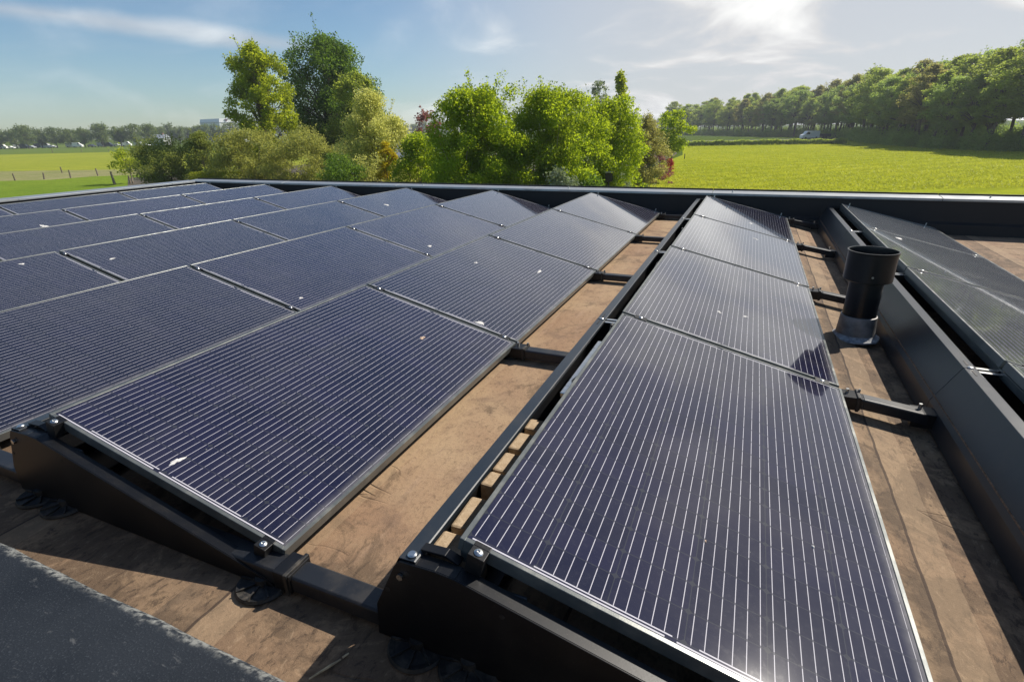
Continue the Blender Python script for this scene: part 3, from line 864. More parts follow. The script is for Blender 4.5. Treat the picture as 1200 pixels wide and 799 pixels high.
def rack(r):
    yo = 0.115 if r == 1 else 0.0
    zo = -0.07 if r == 1 else 0.0
    R = empty('mounting_rack', (r * PITCHX, yo, zo), (0, 0, 0), 'black metal mounting rack under the ' + RACKL[r], 'mounting rack',
              'mounting racks under the panel rows')
    prof = end_profile()
    for s_, y in ((1, -0.052), (-1, 4 * L + 0.062)):
        m_ = MB(); m_.prism(prof, y, y + 0.003, 'y')
        # folded lip along the top edges, pointing at the panels
        top = prof[2:8]
        for a, b in zip(top[:-1], top[1:]):
            n_ = Vector((-(b[1] - a[1]), 0, b[0] - a[0])).normalized() * -0.003
            y1 = y + s_ * 0.040
            ya, yb = (y, y1) if s_ > 0 else (y1, y + 0.003)
            m_.prism([(a[0], a[1]), (b[0], b[1]), (b[0] + n_.x, b[1] + n_.z), (a[0] + n_.x, a[1] + n_.z)], ya + (0.0031 if s_ > 0 else 0), yb - (0 if s_ > 0 else 0.0031), 'y')
        e = m_.build('end_plate', MAT['black_metal'], R, bevel=0.001, seg=1)
        if s_ > 0:
            for hx, hz in ((-0.165, 0.165), (-0.105, 0.235), (0.13, 0.205)):
                h = MB(); h.tube([(hx, y - 0.0008, hz), (hx, y + 0.001, hz)], 0.0065, 12)
                h.build('drilled_hole', MAT['rubber'], e)
            b = MB()
            b.tube([(-0.122, y - 0.001, 0.222), (-0.122, y - 0.007, 0.222)], 0.008, 12)
            b.build('bolt', MAT['steel'], e, smooth=True)
            b = MB()
            b.lathe([(0.0, 0.003), (0.011, 0.003), (0.011, 0.005), (0.008, 0.008), (0.0, 0.008)], (-0.100, y + 0.022, 0.2690), 16)
            b.build('bolt', MAT['steel'], e, smooth=True)
            # hooked bracket over the deflector end
            b = MB()
            b.prism([(-0.088, 0.278), (-0.025, 0.282), (0.010, 0.268), (0.010, 0.262), (-0.027, 0.276), (-0.088, 0.272)], y + 0.038, y + 0.062, 'y')
            b.build('bracket', MAT['black_metal'], R, bevel=0.001)
            b = MB(); b.box(0.07, 0.17, y + 0.041, y + 0.048, zline(.12) - 0.085, zline(.12) - 0.060)
            b.build('stiffener', MAT['deflector'], R, bevel=0.002)
    # wind deflector in four lengths
    for j in range(4):
        y0, y1 = j * L - (0.046 if j == 0 else -0.002), (j + 1) * L - 0.002 + (0.045 if j == 3 else 0)
        m_ = MB()
        m_.prism([(-0.215, 0.012), (-0.2085, 0.100), (-0.1290, 0.2640), (-0.1260, 0.2690), (-0.086, 0.2710), (-0.082, 0.2690), (-0.082, 0.256), (-0.0845, 0.256),
                  (-0.0845, 0.2680), (-0.1250, 0.2660), (-0.1270, 0.2630), (-0.2055, 0.1005), (-0.212, 0.012)], y0, y1, 'y')
        d = m_.build('wind_deflector', MAT['deflector'], R, bevel=0.0008, seg=1)
        # slot pairs and screw at the joint
        if j > 0:
            s = MB()
            for k in (-1, 1):
                s.box(-0.108, -0.102, y0 + k * 0.055 - 0.026, y0 + k * 0.055 + 0.026, 0.2695, 0.2712)
            sl_ = s.build('slot', MAT['rubber'], d)
            s = MB(); s.lathe([(0.0, 0.0), (0.011, 0.0), (0.011, 0.003), (0.007, 0.006), (0, 0.006)], (-0.104, y0, 0.2702), 16)
            s.build('bolt', MAT['steel'], d, smooth=True)
            # the two flat arms that tie deflector to panel support
            s = MB()
            s.box(-0.0815, -0.001, y0 - 0.030, y0 - 0.012, 0.262, 0.266); s.box(-0.0815, -0.001, y0 + 0.010, y0 + 0.028, 0.262, 0.266)
            s.build('tie_arm', MAT['steel'], R, bevel=0.001)
    # sloping supports under each joint
    for j in range(0, 5):
        y = j * L
        if 0 < j < 4:
            m_ = MB()
            m_.prism([(-0.195, 0.02), (-0.13, 0.235), (0.0, zline(0) - 0.045), (0.98, zline(0.98) - 0.040), (0.98, 0.02)], y - 0.003, y + 0.003, 'y')
            m_.prism([(0.01, zline(0.01) - 0.0395), (0.97, zline(0.97) - 0.0395), (0.97, zline(0.97) - 0.0365), (0.01, zline(0.01) - 0.0365)], y - 0.022, y + 0.022, 'y')
            m_.build('support', MAT['black_metal'], R)
            for x in (0.09, 0.90): clamp_part(R, x, y, mid=True)
        elif j == 0:
            for x in (0.055, 0.915): clamp_part(R, x, y + 0.012)
        else:
            for x in (0.09, 0.90):
                zt = zline(x); m_ = MB(); m_.box(-0.02, 0.02, 0, 0.03, -0.05, 0.003)
                c = m_.build('clamp', MAT['black_metal'], R, bevel=0.001); c.location = (x, y - 0.012, zt); c.rotation_euler = (0, TILT, 0)
                b = MB(); b.tube([(0, 0.015, 0.003), (0, 0.015, 0.03)], 0.006, 8); b.build('bolt', MAT['steel'], c)
    # tube under the high edge and the slim trough that carries cables
    m_ = MB()
    m_.box(-0.004, 0.03, 0.02, 4 * L - 0.02, zline(0) - 0.075, zline(0) - 0.040)
    m_.build('purlin', MAT['frame'], R, bevel=0.002)
    m_ = MB()
    m_.box(-0.205, 0.02, 0.03, 4 * L - 0.03, 0.040, 0.043)
    m_.box(-0.157, -0.153, 0.04, 4 * L - 0.04, 0.0432, 0.156)
    m_.build('ballast_tray', MAT['black_metal'], R)
    m_ = MB(); m_.box(-0.198, -0.160, 0.04, 4 * L - 0.04, 0.0434, 0.128)  # long brown granular strip beside the tray lip
    m_.build('brown_strip', MAT['strip'], R)
    # rubber feet
    for x in ((-0.10, 0.04, 0.94) if r > -2 else (-0.10, 0.94)):
        for j in range(5):
            y = j * L - (0.045 if j == 0 else 0.0)
            if r < -2 and j > 0: continue
            m_ = MB()
            m_.lathe([(0.0, 0.001), (0.072, 0.001), (0.075, 0.006), (0.070, 0.013), (0.056, 0.010), (0.022, 0.012), (0.020, 0.03), (0.0, 0.03)], (x, y, 0), 32)
            for k in range(8):
                a = k * math.pi / 4 + 0.2
                c, s = math.cos(a), math.sin(a)
                p = [(0.02, -0.0025), (0.070, -0.0025), (0.070, 0.0025), (0.02, 0.0025)]
                P = [(x + u * c - v * s, y + u * s + v * c) for u, v in p]
                m_.prism(P, 0.009, 0.017, 'z')
            m_.build('foot', MAT['rubber'], R)
    return R
RACKS = {r: rack(r) for r in range(-6, 2)}

# ------------------------------------------------------------------ cross rails that tie the rows together
POSR = {0: 'nearest black cross rail, at the front ends of the panel rows', 1: 'second black cross rail from the front, at the first panel joints',
        2: 'third black cross rail from the front, at the second panel joints', 3: 'fourth black cross rail from the front, at the third panel joints',
        4: 'farthest black cross rail, running along the far parapet'}
for j in range(5):
    y = j * L - (0.012 if j == 0 else 0.03) - (0.06 if j == 4 else 0)
    z0 = 0.020
    R = empty('cross_rail', (0, y, 0), (0, 0, 0), POSR[j], 'cross rail', 'black cross rails lying under the panel rows')
    m_ = MB(); m_.prism([(-0.034, 0.020), (0.034, 0.020), (0.034, 0.062), (0.028, 0.067), (-0.028, 0.067), (-0.034, 0.062)], -9.5, 1.06, 'x')
    # right part follows the roof's fall to the last row
    n0 = len(m_.v)
    m_.prism([(-0.034, 0.020), (0.034, 0.020), (0.034, 0.062), (0.028, 0.067), (-0.028, 0.067), (-0.034, 0.062)], 1.0601, 1.34, 'x')
    for i in range(n0 + 6, len(m_.v)):
        v = m_.v[i]; m_.v[i] = (v[0], v[1] + (0.05 if j else 0), v[2] - 0.055)
    m_.build('rail', MAT['rail'], R, bevel=0.002)
    for r in range(-6, 2):
        xl = r * PITCHX + 0.985
        if r == 1: xl = 1.30
        if r < 1:
            m_ = MB()
            m_.box(xl - (0.03 if j else -0.004), xl + 0.065, -0.040, 0.040, 0.014, 0.073)
            m_.build('connector', MAT['black_metal'], R, bevel=0.003)
            m_ = MB()
            m_.box(xl + 0.047, xl + 0.060, -0.045, 0.045, 0.010, 0.079)
            m_.build('connector_rim', MAT['rubber'], R, bevel=0.003)
            if j:
                m_ = MB()
                m_.tube([(xl + 0.012, 0.0, 0.07), (xl + 0.012, 0.0, 0.094)], 0.0065, 8)
                m_.tube([(xl + 0.06, 0.02, 0.07), (xl + 0.06, 0.02, 0.090)], 0.005, 8)
                m_.build('bolt', MAT['steel'], R)
        else:
            m_ = MB(); m_.box(xl - 0.05, xl + 0.04, -0.04 + (0.05 if j else 0), 0.04 + (0.05 if j else 0), -0.045, 0.022)
            m_.build('connector', MAT['black_metal'], R, bevel=0.003)
            m_ = MB(); m_.tube([(xl - 0.02, 0.05, 0.02), (xl - 0.02, 0.05, 0.05)], 0.007, 8); m_.build('bolt', MAT['steel'], R)
    for x in ([-0.28] if j else []):
        pass

# ------------------------------------------------------------------ ballast blocks in the slot beside the near panel
BL = [(0.105, 0.185), (0.215, 0.355), (0.395, 0.470), (0.49, 0.60), (0.625, 0.735), (0.765, 0.84)]
names = ['nearest', 'second nearest', 'third nearest', 'fourth nearest', 'second farthest', 'farthest']
for i, (a, b) in enumerate(BL):
    rg = random.Random(i)
    m_ = MB()
    m_.box(-0.150, -0.02, a - (a + b) / 2, b - (a + b) / 2, 0, 0.107 + rg.uniform(-.006, .004))
    o = m_.build('ballast_block', MAT['block'], None, bevel=0.008, seg=2)
    o.location = (-0.003 + rg.uniform(-.004, .004), (a + b) / 2, 0.0435); o.rotation_euler = (0, 0, rg.uniform(-.05, .05))
    tag(o, 'tan concrete block in the slot beside the big right panel, ' + names[i], 'concrete block', 'ballast blocks under the panel row edge')

# cables and plugs along the high edge of the right-hand rows
def cable(x0, y0, y1, z, seed, label):
    rg = np.random.default_rng(seed)
    n = 26
    pts = []
    for i in range(n):
        t = i / (n - 1)
        pts.append((x0 + 0.012 * math.sin(t * 9 + seed) + rg.normal() * 0.0015, y0 + (y1 - y0) * t, z - 0.035 * math.sin(t * math.pi * 2.5 + seed) ** 2))
    R = empty('cable', (0, 0, 0), (0, 0, 0), label, 'cable', 'black cables along the high edge of the panel row')
    m_ = MB(); m_.tube(pts, 0.0035, 6); m_.build('lead', MAT['cable'], R, smooth=True)
    for k in (5, 14, 20):
        m_ = MB(); m_.tube([pts[k], pts[k + 1]], 0.009, 8); m_.build('plug', MAT['cable'], R)
for j in range(4):
    cable(-0.030, j * L + (0.95 if j == 0 else 0.15), (j + 1) * L + 0.1 if j < 3 else 6.6, 0.262, 3 + j, ['black cable with plugs beside the high edge of the right-hand row, nearest length',
          'black cable with plugs beside the high edge of the right-hand row, second length', 'black cable with plugs beside the high edge of the right-hand row, third length',
          'black cable with plugs beside the high edge of the right-hand row, farthest length'][j])
m_ = MB(); m_.box(-0.060, -0.034, 0.90, 1.46, 0.225, 0.245)
tag(m_.build('aluminium_bar', MAT['steel'], None, bevel=0.003), 'short bright aluminium bar in the slot beside the high edge of the near right-hand panel', 'metal bar')

# ------------------------------------------------------------------ vent pipe
vx, vy = 1.19, 2.76
vp = empty('vent_pipe', (vx, vy, -0.045), (0, 0, 0), 'black round roof vent pipe with wider open cap and grey lead collar', 'vent pipe')
m_ = MB(); m_.lathe([(0.132, 0.006), (0.130, 0.013), (0.115, 0.019), (0.106, 0.026), (0.100, 0.040)], seg=64)
rgv = np.random.default_rng(3)
m_.v = [(a * (1 + 0.05 * math.sin(5 * math.atan2(b, a)) * (c < 0.02)), b * (1 + 0.05 * math.sin(3 * math.atan2(b, a) + 1) * (c < 0.02)), c) for a, b, c in m_.v]
m_.build('flashing', MAT['sealant'], vp, smooth=True)
m_ = MB(); m_.lathe([(0.104, 0.018), (0.101, 0.050), (0.097, 0.110), (0.0945, 0.145), (0.089, 0.147)], seg=64)
m_.build('lead_collar', MAT['lead'], vp, smooth=True)
m_ = MB(); m_.lathe([(0.087, 0.10), (0.087, 0.36)], seg=64)
m_.build('pipe', MAT['pipe_black'], vp, smooth=True)
m_ = MB(); m_.lathe([(0.088, 0.358), (0.120, 0.360), (0.124, 0.364), (0.124, 0.520), (0.1285, 0.524), (0.1285, 0.531), (0.121, 0.531), (0.119, 0.520), (0.117, 0.40), (0.0, 0.39)], seg=72)
m_.build('cap', MAT['pipe_black'], vp, smooth=True)
m_ = MB(); m_.tube([(0.0, -0.126, 0.40), (0.0, -0.1235, 0.40)], 0.006, 10)
m_.build('screw', MAT['steel'], vp)

# frayed white cord end at the foot of the last deflector
R = empty('cord_end', (1.405, 1.19, -0.02), (0, 0, 0), 'short frayed white cord end hanging at the foot of the far right deflector', 'cord')
m_ = MB(); m_.tube([(0.0, 0.0, 0.075), (-0.006, -0.010, 0.045), (-0.010, -0.030, 0.010), (-0.022, -0.055, -0.035)], [0.006, 0.005, 0.004, 0.0015], 7)
m_.build('strand', MAT['dropping'], R, smooth=True)

# twig and droppings on the roof
R = empty('twig', (0, 0, 0), (0, 0, 0), 'short pale dry twig lying on the roof in the bottom foreground', 'twig')
m_ = MB(); m_.tube([(-0.285, -0.215, 0.006), (-0.262, -0.172, 0.007), (-0.250, -0.148, 0.006)], [0.002, 0.0035, 0.002], 6)
m_.tube([(-0.249, -0.143, 0.006), (-0.243, -0.128, 0.006)], [0.003, 0.002], 6); m_.build('stick', MAT['twig'], R)

# ------------------------------------------------------------------ garden trees and shrubs
def top_h(px, topy, D):
    """height above ground of a point seen at pixel (px, topy) at depth D"""
    v = np.array([(px - 600) / FPX, (topy - 399.5) / FPX, 1.0]) * D
    return (np.array(CAM) + RC.T @ v)[2] - GZ
def px2m(n, D): return n * D / FPX

def plant(kind, px, D, topy, rpx, leafk, label, cat, seed, shape='round', base=0.0, leaf=0.12, n=9000, nclump=60, shoots=0, tr=0.1, stems=1,
          clump=0.27, bark='bark', group=None, stem_name='trunk', crown_name='crown', holes=0):
    H = top_h(px, topy, D); R_ = px2m(rpx, D)
    ms = tree_meshes(kind, seed, H, base * H, R_, leaf, n, LEAF[leafk], MAT[bark], shape, nclump, shoots, tr, clump, stems, holes)
    return put_tree(kind, tuple(atd(px, D)), ms, label, cat, group, stem_name=stem_name, crown_name=crown_name)

# three big fresh green shrubs in the middle
plant('green_bush', 564, 25, 104, 55, 'hazel', 'large bright green multi-stemmed bush, left one of the three in the middle', 'bush', 11, 'bush', 0.22, 0.105, 56000, 170, 34, 0.05, 9, 0.25, 'bark_pale', 'three large fresh green bushes', 'stems')
plant('green_bush', 646, 26.5, 107, 54, 'hazel', 'large bright green multi-stemmed bush, middle one of the three in the middle', 'bush', 12, 'bush', 0.22, 0.105, 52000, 160, 34, 0.05, 9, 0.25, 'bark_pale', 'three large fresh green bushes', 'stems')
plant('green_bush', 702, 29, 116, 43, 'hazel', 'large yellow-green multi-stemmed bush, right one of the three beside the lawn', 'bush', 13, 'bush', 0.22, 0.11, 42000, 140, 22, 0.05, 8, 0.25, 'bark_pale', 'three large fresh green bushes', 'stems')
plant('variegated_tree', 445, 34, 110, 49, 'variegated', 'pale cream and green variegated small tree left of the middle bushes', 'tree', 21, 'egg', 0.05, 0.12, 40000, 150, 14, 0.10, 1, 0.24)
plant('golden_shrub', 461, 29.0, 163, 16, 'gold', 'small golden yellow shrub in front of the pale variegated tree', 'shrub', 22, 'egg', 0.12, 0.10, 6000, 40, 8, 0.03, 4, 0.3, stem_name='stems')
plant('green_shrub', 408, 30, 178, 34, 'dark', 'low dark green shrub below the pale variegated tree', 'shrub', 23, 'mound', 0.02, 0.10, 12000, 50, 4, 0.03, 5, 0.3, stem_name='stems')
plant('green_shrub', 497, 28, 152, 40, 'hazel', 'mid green shrub between the variegated tree and the left middle bush', 'shrub', 24, 'mound', 0.02, 0.10, 22000, 60, 6, 0.03, 5, 0.3, stem_name='stems')
plant('red_leaved_tree', 506, 42, 132, 19, 'red', 'small tree with dusky red leaves behind the middle bushes', 'tree', 25, 'round', 0.3, 0.18, 2600, 40, 6, 0.07, 1, 0.25)
plant('tall_yellow_tree', 321, 54, 60, 35, 'yellow_green', 'tall slender yellow-green tree at the left of the garden', 'tree', 31, 'tall', 0.14, 0.20, 36000, 190, 30, 0.2, 1, 0.22)
plant('tall_dark_tree', 398, 62, 50, 50, 'dark', 'tallest dark green tree right behind the yellow-green tree', 'tree', 32, 'tall', 0.08, 0.22, 62000, 250, 14, 0.25, 1, 0.22)
plant('round_green_tree', 430, 56, 86, 28, 'wood_fresh', 'green tree crown leaning out below the tallest dark tree', 'tree', 33, 'round', 0.15, 0.20, 18000, 90, 5, 0.15, 1, 0.26)
plant('olive_shrub', 200, 50, 162, 34, 'olive', 'dark olive shrub at the left end of the garden hedge', 'shrub', 41, 'round', 0.04, 0.13, 22000, 90, 8, 0.05, 5, 0.26, stem_name='stems')
plant('olive_shrub', 248, 49, 153, 26, 'olive', 'reddish olive shrub second from the left in the garden hedge', 'shrub', 42, 'egg', 0.02, 0.13, 18000, 80, 8, 0.05, 5, 0.26, stem_name='stems')
plant('wheat_shrub', 302, 46, 151, 40, 'wheat', 'wheat-coloured bushy shrub below the tall yellow-green tree', 'shrub', 43, 'round', 0.02, 0.13, 26000, 95, 10, 0.05, 5, 0.24, stem_name='stems')
plant('wheat_shrub', 362, 44, 150, 40, 'wheat', 'wheat-coloured bushy shrub below the tallest dark tree', 'shrub', 44, 'round', 0.02, 0.13, 26000, 95, 8, 0.05, 5, 0.24, stem_name='stems')
plant('sapling', 156, 57, 175, 18, 'yellow_green', 'thin yellow-leaved sapling standing alone at the left pasture edge', 'tree', 45, 'round', 0.35, 0.2, 1500, 30, 8, 0.07, 1, 0.3, 'bark_pale')
plant('columnar_poplar', 722, 62, 88, 11, 'yellow_green', 'narrow columnar poplar behind the middle bushes', 'tree', 51, 'column', 0.1, 0.3, 3600, 70, 6, 0.15, 1, 0.35)
plant('grey_tree', 698, 66, 98, 18, 'silver', 'thin grey-green tree beside the columnar poplar', 'tree', 52, 'round', 0.3, 0.3, 1500, 40, 10, 0.12, 1, 0.25)
plant('olive_tree', 752, 41, 135, 28, 'wood_brown', 'loose olive green small tree at the lawn border', 'tree', 53, 'egg', 0.12, 0.12, 18000, 100, 14, 0.07, 4, 0.24, stem_name='stems')
plant('lawn_tree', 785, 56, 131, 20, 'hazel', 'small round green tree standing at the far end of the lawn border', 'tree', 54, 'round', 0.35, 0.24, 5000, 50, 6, 0.10, 1, 0.26)
plant('silver_shrub', 655, 23.5, 196, 30, 'silver', 'low silvery shrub in front of the middle bushes', 'shrub', 61, 'mound', 0, 0.12, 3200, 40, 3, 0.02, 4, 0.3, stem_name='stems')
plant('low_shrub', 690, 25, 199, 24, 'dark', 'low dark leafy shrub beside the black lantern post', 'shrub', 62, 'mound', 0, 0.13, 2600, 40, 3, 0.02, 4, 0.3, stem_name='stems')
plant('border_shrub', 722, 32, 192, 16, 'silver', 'small pale leafy shrub just right of the right middle bush', 'shrub', 70, 'mound', 0, 0.11, 3000, 30, 3, 0.02, 3, 0.3, stem_name='stems')
plant('border_shrub', 738, 36, 188, 16, 'hazel', 'small green shrub right of the black lantern post', 'shrub', 63, 'mound', 0, 0.13, 2200, 30, 3, 0.02, 3, 0.3, stem_name='stems')
plant('border_shrub', 757, 41, 184, 12, 'silver', 'small pale shrub halfway along the lawn border', 'shrub', 64, 'mound', 0, 0.13, 1500, 30, 3, 0.02, 3, 0.3, stem_name='stems')
plant('border_shrub', 772, 46, 178, 12, 'red', 'small dark purple shrub near the far end of the lawn border', 'shrub', 65, 'mound', 0, 0.13, 1500, 30, 3, 0.02, 3, 0.3, stem_name='stems')
plant('flowering_shrub', 783, 50, 184, 7, 'flower', 'low red flowering shrub at the lawn edge', 'shrub', 66, 'mound', 0, 0.13, 700, 20, 0, 0.02, 3, 0.3, stem_name='stems', crown_name='flowers')
plant('back_shrub', 600, 34, 150, 40, 'dark', 'dark green shrub filling the gap behind the left and middle bushes', 'shrub', 67, 'mound', 0, 0.18, 5500, 50, 4, 0.05, 4, 0.3, stem_name='stems')
plant('back_shrub', 680, 37, 150, 36, 'dark', 'dark green shrub filling the gap behind the middle and right bushes', 'shrub', 68, 'mound', 0, 0.18, 5000, 50, 4, 0.05, 4, 0.3, stem_name='stems')
plant('back_shrub', 540, 32, 168, 40, 'dark', 'dark green shrub behind the left middle bush', 'shrub', 69, 'mound', 0, 0.18, 5000, 50, 4, 0.05, 4, 0.3, stem_name='stems')

# clipped lime hedge at the foot of the olive shrubs
def hedge(name, pts, h, w, leaf, n, mat, label, seed, cat='hedge'):
    rg = np.random.default_rng(seed)
    P = []
    pts = [np.array(p[:2]) for p in pts]
    seg = [np.linalg.norm(b - a) for a, b in zip(pts[:-1], pts[1:])]
    tot = sum(seg)
    for a, b, s in zip(pts[:-1], pts[1:], seg):
        k = int(n * s / tot); d = (b - a) / s; nr_ = np.array([-d[1], d[0]])
        t = rg.uniform(0, s, k); o = rg.uniform(-w / 2, w / 2, k); z = rg.uniform(0, 1, k) ** 0.6 * h * (1 + 0.12 * np.sin(t * 1.3) + 0.06 * np.sin(t * 4.1))
        P.append(np.column_stack([a[0] + d[0] * t + nr_[0] * o, a[1] + d[1] * t + nr_[1] * o, z]))
    P = np.vstack(P)
    org = np.array([*pts[0], GZ])
    P[:, :2] -= org[:2]
    me = leaves_mesh(name, P, leaf, rg, mat)
    o = bpy.data.objects.new(name, me); o.location = org; col.objects.link(o)
    return tag(o, label, cat)
hedge('clipped_hedge', [atd(232, 46.5), atd(262, 45.5), atd(288, 45)], top_h(260, 203, 46), 1.3, 0.11, 9000, LEAF['lime'], 'low clipped lime green hedge at the roof edge under the olive shrubs', 71)
hedge('field_hedge', [atd(790, 132), atd(900, 128), atd(992, 124)], 1.1, 1.6, 0.32, 15000, LEAF['wood'], 'long low hedge along the far edge of the mown field', 72)

# black lantern post at the lawn corner
lp = atd(711, 27.5)  # feeder box on a short post
R = empty('feeder_post', tuple(lp), (0, 0, 0.3), 'short black post with box-shaped lantern at the corner of the lawn', 'feeder')
hh = top_h(711, 199, 27.5)
m_ = MB(); m_.box(-.03, .03, -.03, .03, 0, hh - 0.5); m_.build('post', MAT['dark_wood'], R)
m_ = MB(); m_.box(-.17, .17, -.17, .17, hh - 0.5, hh - 0.06); m_.build('feeder_box', MAT['dark_wood'], R, bevel=0.01)
m_ = MB(); m_.prism([(-.22, hh - 0.06), (.22, hh - 0.06), (.17, hh), (-.17, hh)], -.22, .22, 'y'); m_.build('roof', MAT['car_grey'], R)

# fence posts on the left pasture
posts = [(18, 212, 204), (52, 210.5, 203), (73, 203, 196), (83, 209, 200), (115, 206.5, 198), (153, 216, 206.5), (165, 208, 203), (171, 213, 206), (190, 212.5, 207),
         (62, 179.5, 174.5), (96, 178.5, 175), (128, 178, 174.5), (-30, 214, 205)]
plab = ['at the left edge of the dry grass strip', 'in the left part of the dry grass strip', 'at the back of the dry grass strip', 'leaning in the dry grass strip', 'right end of the dry grass strip',
        'just left of the sapling', 'behind the sapling trunk', 'right of the sapling trunk', 'at the foot of the left olive shrub',
        'far out, leftmost on the far pasture', 'far out, middle on the far pasture', 'far out, rightmost on the far pasture', 'outside the left frame edge']
for i, ((px, by, ty), lb) in enumerate(zip(posts, plab)):
    if px < 0: continue
    p = at(px, by)
    D = (RC @ (p - np.array(CAM)))[2]
    h = max(0.8, px2m(by - ty, D) * 1.02)
    m_ = MB(); m_.tube([(0, 0, -0.05), (0, 0, h)], [0.085, 0.075], 8)
    o = m_.build('fence_post', MAT['wood']); o.location = tuple(p); rg = random.Random(i)
    o.rotation_euler = (rg.uniform(-.1, .1), rg.uniform(-.2, .15), 0)
    tag(o, 'weathered wooden fence post ' + lb, 'fence post', 'fence posts on the left pasture')
# leaning gate post with strut
p = at(134, 216); D = (RC @ (p - np.array(CAM)))[2]
R = empty('braced_post', tuple(p), (0, 0, -0.4), 'thick wooden corner post with a slanting brace near the roof edge', 'fence post')
h = px2m(14, D)
m_ = MB(); m_.tube([(0, 0, -0.1), (-0.15, 0, h)], [0.10, 0.09], 8); m_.build('post', MAT['wood'], R)
m_ = MB(); m_.tube([(0.75, 0, -0.05), (-0.05, 0.02, h * 0.85)], [0.07, 0.06], 8); m_.build('brace', MAT['bark_pale'], R)
# field post on the right
p = at(802, 187); m_ = MB(); m_.tube([(0, 0, -0.05), (0, 0, 0.8)], 0.06, 8); o = m_.build('field_post', MAT['dark_wood']); o.location = tuple(p)
tag(o, 'short dark post standing on the grass beside the far end of the lawn border', 'post')

# grass blades standing on the nearer part of the mown field
rgg = np.random.default_rng(77)
G = []
while len(G) < 90000:
    D = 38 * (150 / 38) ** rgg.uniform(0, 1); pxx = rgg.uniform(700, 1290)
    q = atd(pxx, D)
    edge = 800 - (D - 42) * 0.0
    lim = np.interp(D, [38, 42, 50, 70, 100, 160], [722, 722, 756, 800, 806, 812])
    if pxx < lim: continue
    G.append((q[0], q[1], rgg.uniform(0.02, 0.07)))
G = np.array(G)
me = leaves_mesh('grass_blades', G, 0.16, rgg, LEAF['grass'], up=0.0, aspect=0.35)
o = bpy.data.objects.new('grass_blades', me); o.location = (0, 0, GZ + 0.02); col.objects.link(o)
tag(o, 'short mown grass blades on the bright field', 'grass', kind='stuff')

# ------------------------------------------------------------------ woodland on the right
WV = []
for k in range(6):
    lk = ['wood', 'wood_dark', 'wood_brown', 'wood', 'wood_fresh', 'wood'][k]
    H = [15, 14, 13.5, 16, 14.5, 15.5][k]
    WV.append((tree_meshes('wood_tree', 100 + k, H, [4.6, 4.0, 5.2, 5.6, 4.4, 5.2][k], [3.6, 4.0, 3.4, 4.2, 3.8, 3.5][k], 0.28, 14000, LEAF[lk], MAT['bark'],
                           ['egg', 'round', 'egg', 'round', 'round', 'egg'][k], 120, 8, 0.24, 0.19, 1, 0.15), H))
rg = random.Random(7)
line = [(1290, 68, 17.5), (1240, 73, 17.2), (1205, 79, 16.6), (1150, 85, 15.8), (1100, 93, 14.6), (1050, 108, 14.4), (1012, 132, 15.2), (985, 178, 16.4), (950, 196, 16.6), (900, 222, 16.2), (850, 262, 16), (815, 300, 16), (770, 330, 16)]
def edge_pt(s):
    # s in world metres along the line
    acc = 0
    for (a, b) in zip(line[:-1], line[1:]):
        A, B = atd(a[0], a[1]), atd(b[0], b[1]); d = np.linalg.norm(B - A)
        if acc + d >= s:
            t = (s - acc) / d
            T = (B - A) / d
            return A + (B - A) * t, a[2] + (b[2] - a[2]) * t, T
        acc += d
    return None
s = 0.0; wi = 0
while True:
    e = edge_pt(s)
    if e is None: break
    P, hgt, T = e
    nrm = np.array([T[1], -T[0], 0])
    if np.dot(nrm, P - np.array(CAM)) < 0: nrm = -nrm
    for rowk in range(4 if s > 60 else 3):
        q = P + nrm * (2.5 + rowk * 6.5 + rg.uniform(-1.5, 1.5)) + T * rg.uniform(-1.6, 1.6)
        v = rg.randrange(6)
        sc = hgt / WV[v][1] * rg.uniform(0.74, 1.14) * (1.0 + 0.03 * rowk)
        put_tree('woodland_tree', (q[0], q[1], GZ), WV[v][0],
                 ['broadleaf tree in the front line of the wood beyond the mown field', 'broadleaf tree in the second line of the wood beyond the mown field', 'broadleaf tree deep in the wood beyond the mown field', 'broadleaf tree at the back of the wood beyond the mown field'][rowk],
                 'tree', ['trees along the front of the wood', 'trees of the second line of the wood', 'trees deep in the wood', 'trees at the back of the wood'][rowk], rg.uniform(0, 6.28), (sc * rg.uniform(1.12, 1.4), sc * rg.uniform(1.12, 1.4), sc))
        wi += 1
    s += 5.2 + (2.0 if s > 90 else 0) + rg.uniform(-.8, .8) + (3 if s > 180 else 0)
print('woodland trees', wi)
# undergrowth along the wood's edge: one mass nobody could count
rgn = np.random.default_rng(9)
P = []
s = 0
while True:
    e = edge_pt(s)
    if e is None: break
    Q, hgt, T = e
    nrm = np.array([T[1], -T[0], 0])
    if np.dot(nrm, Q - np.array(CAM)) < 0: nrm = -nrm
    h = rgn.uniform(2.0, 5.0); r_ = rgn.uniform(1.6, 2.8)
    for dd in (1.0, 6.0, 14.0, 22.0):
        if dd < 10: hd = h * 0.8
        else: hd = h * 1.1
        k = 900
        d = rgn.normal(size=(k, 3)); d /= np.linalg.norm(d, axis=1)[:, None]; d[:, 2] = np.abs(d[:, 2])
        c = Q + nrm * (dd + rgn.uniform(-1, 1)) + T * rgn.uniform(-1, 1)
        P.append(np.array([c[0], c[1], 0]) + d * np.array([r_, r_, hd]) * rgn.uniform(0.3, 1, (k, 1)) ** 0.5)
    s += 2.6 if s < 120 else 4.5
P = np.vstack(P)
me = leaves_mesh('undergrowth', P, 0.30, rgn, LEAF['wood_dark'])
o = bpy.data.objects.new('undergrowth', me); o.location = (0, 0, GZ); col.objects.link(o)
tag(o, 'dense shrubby undergrowth along the foot of the wood on the right', 'undergrowth', kind='stuff')

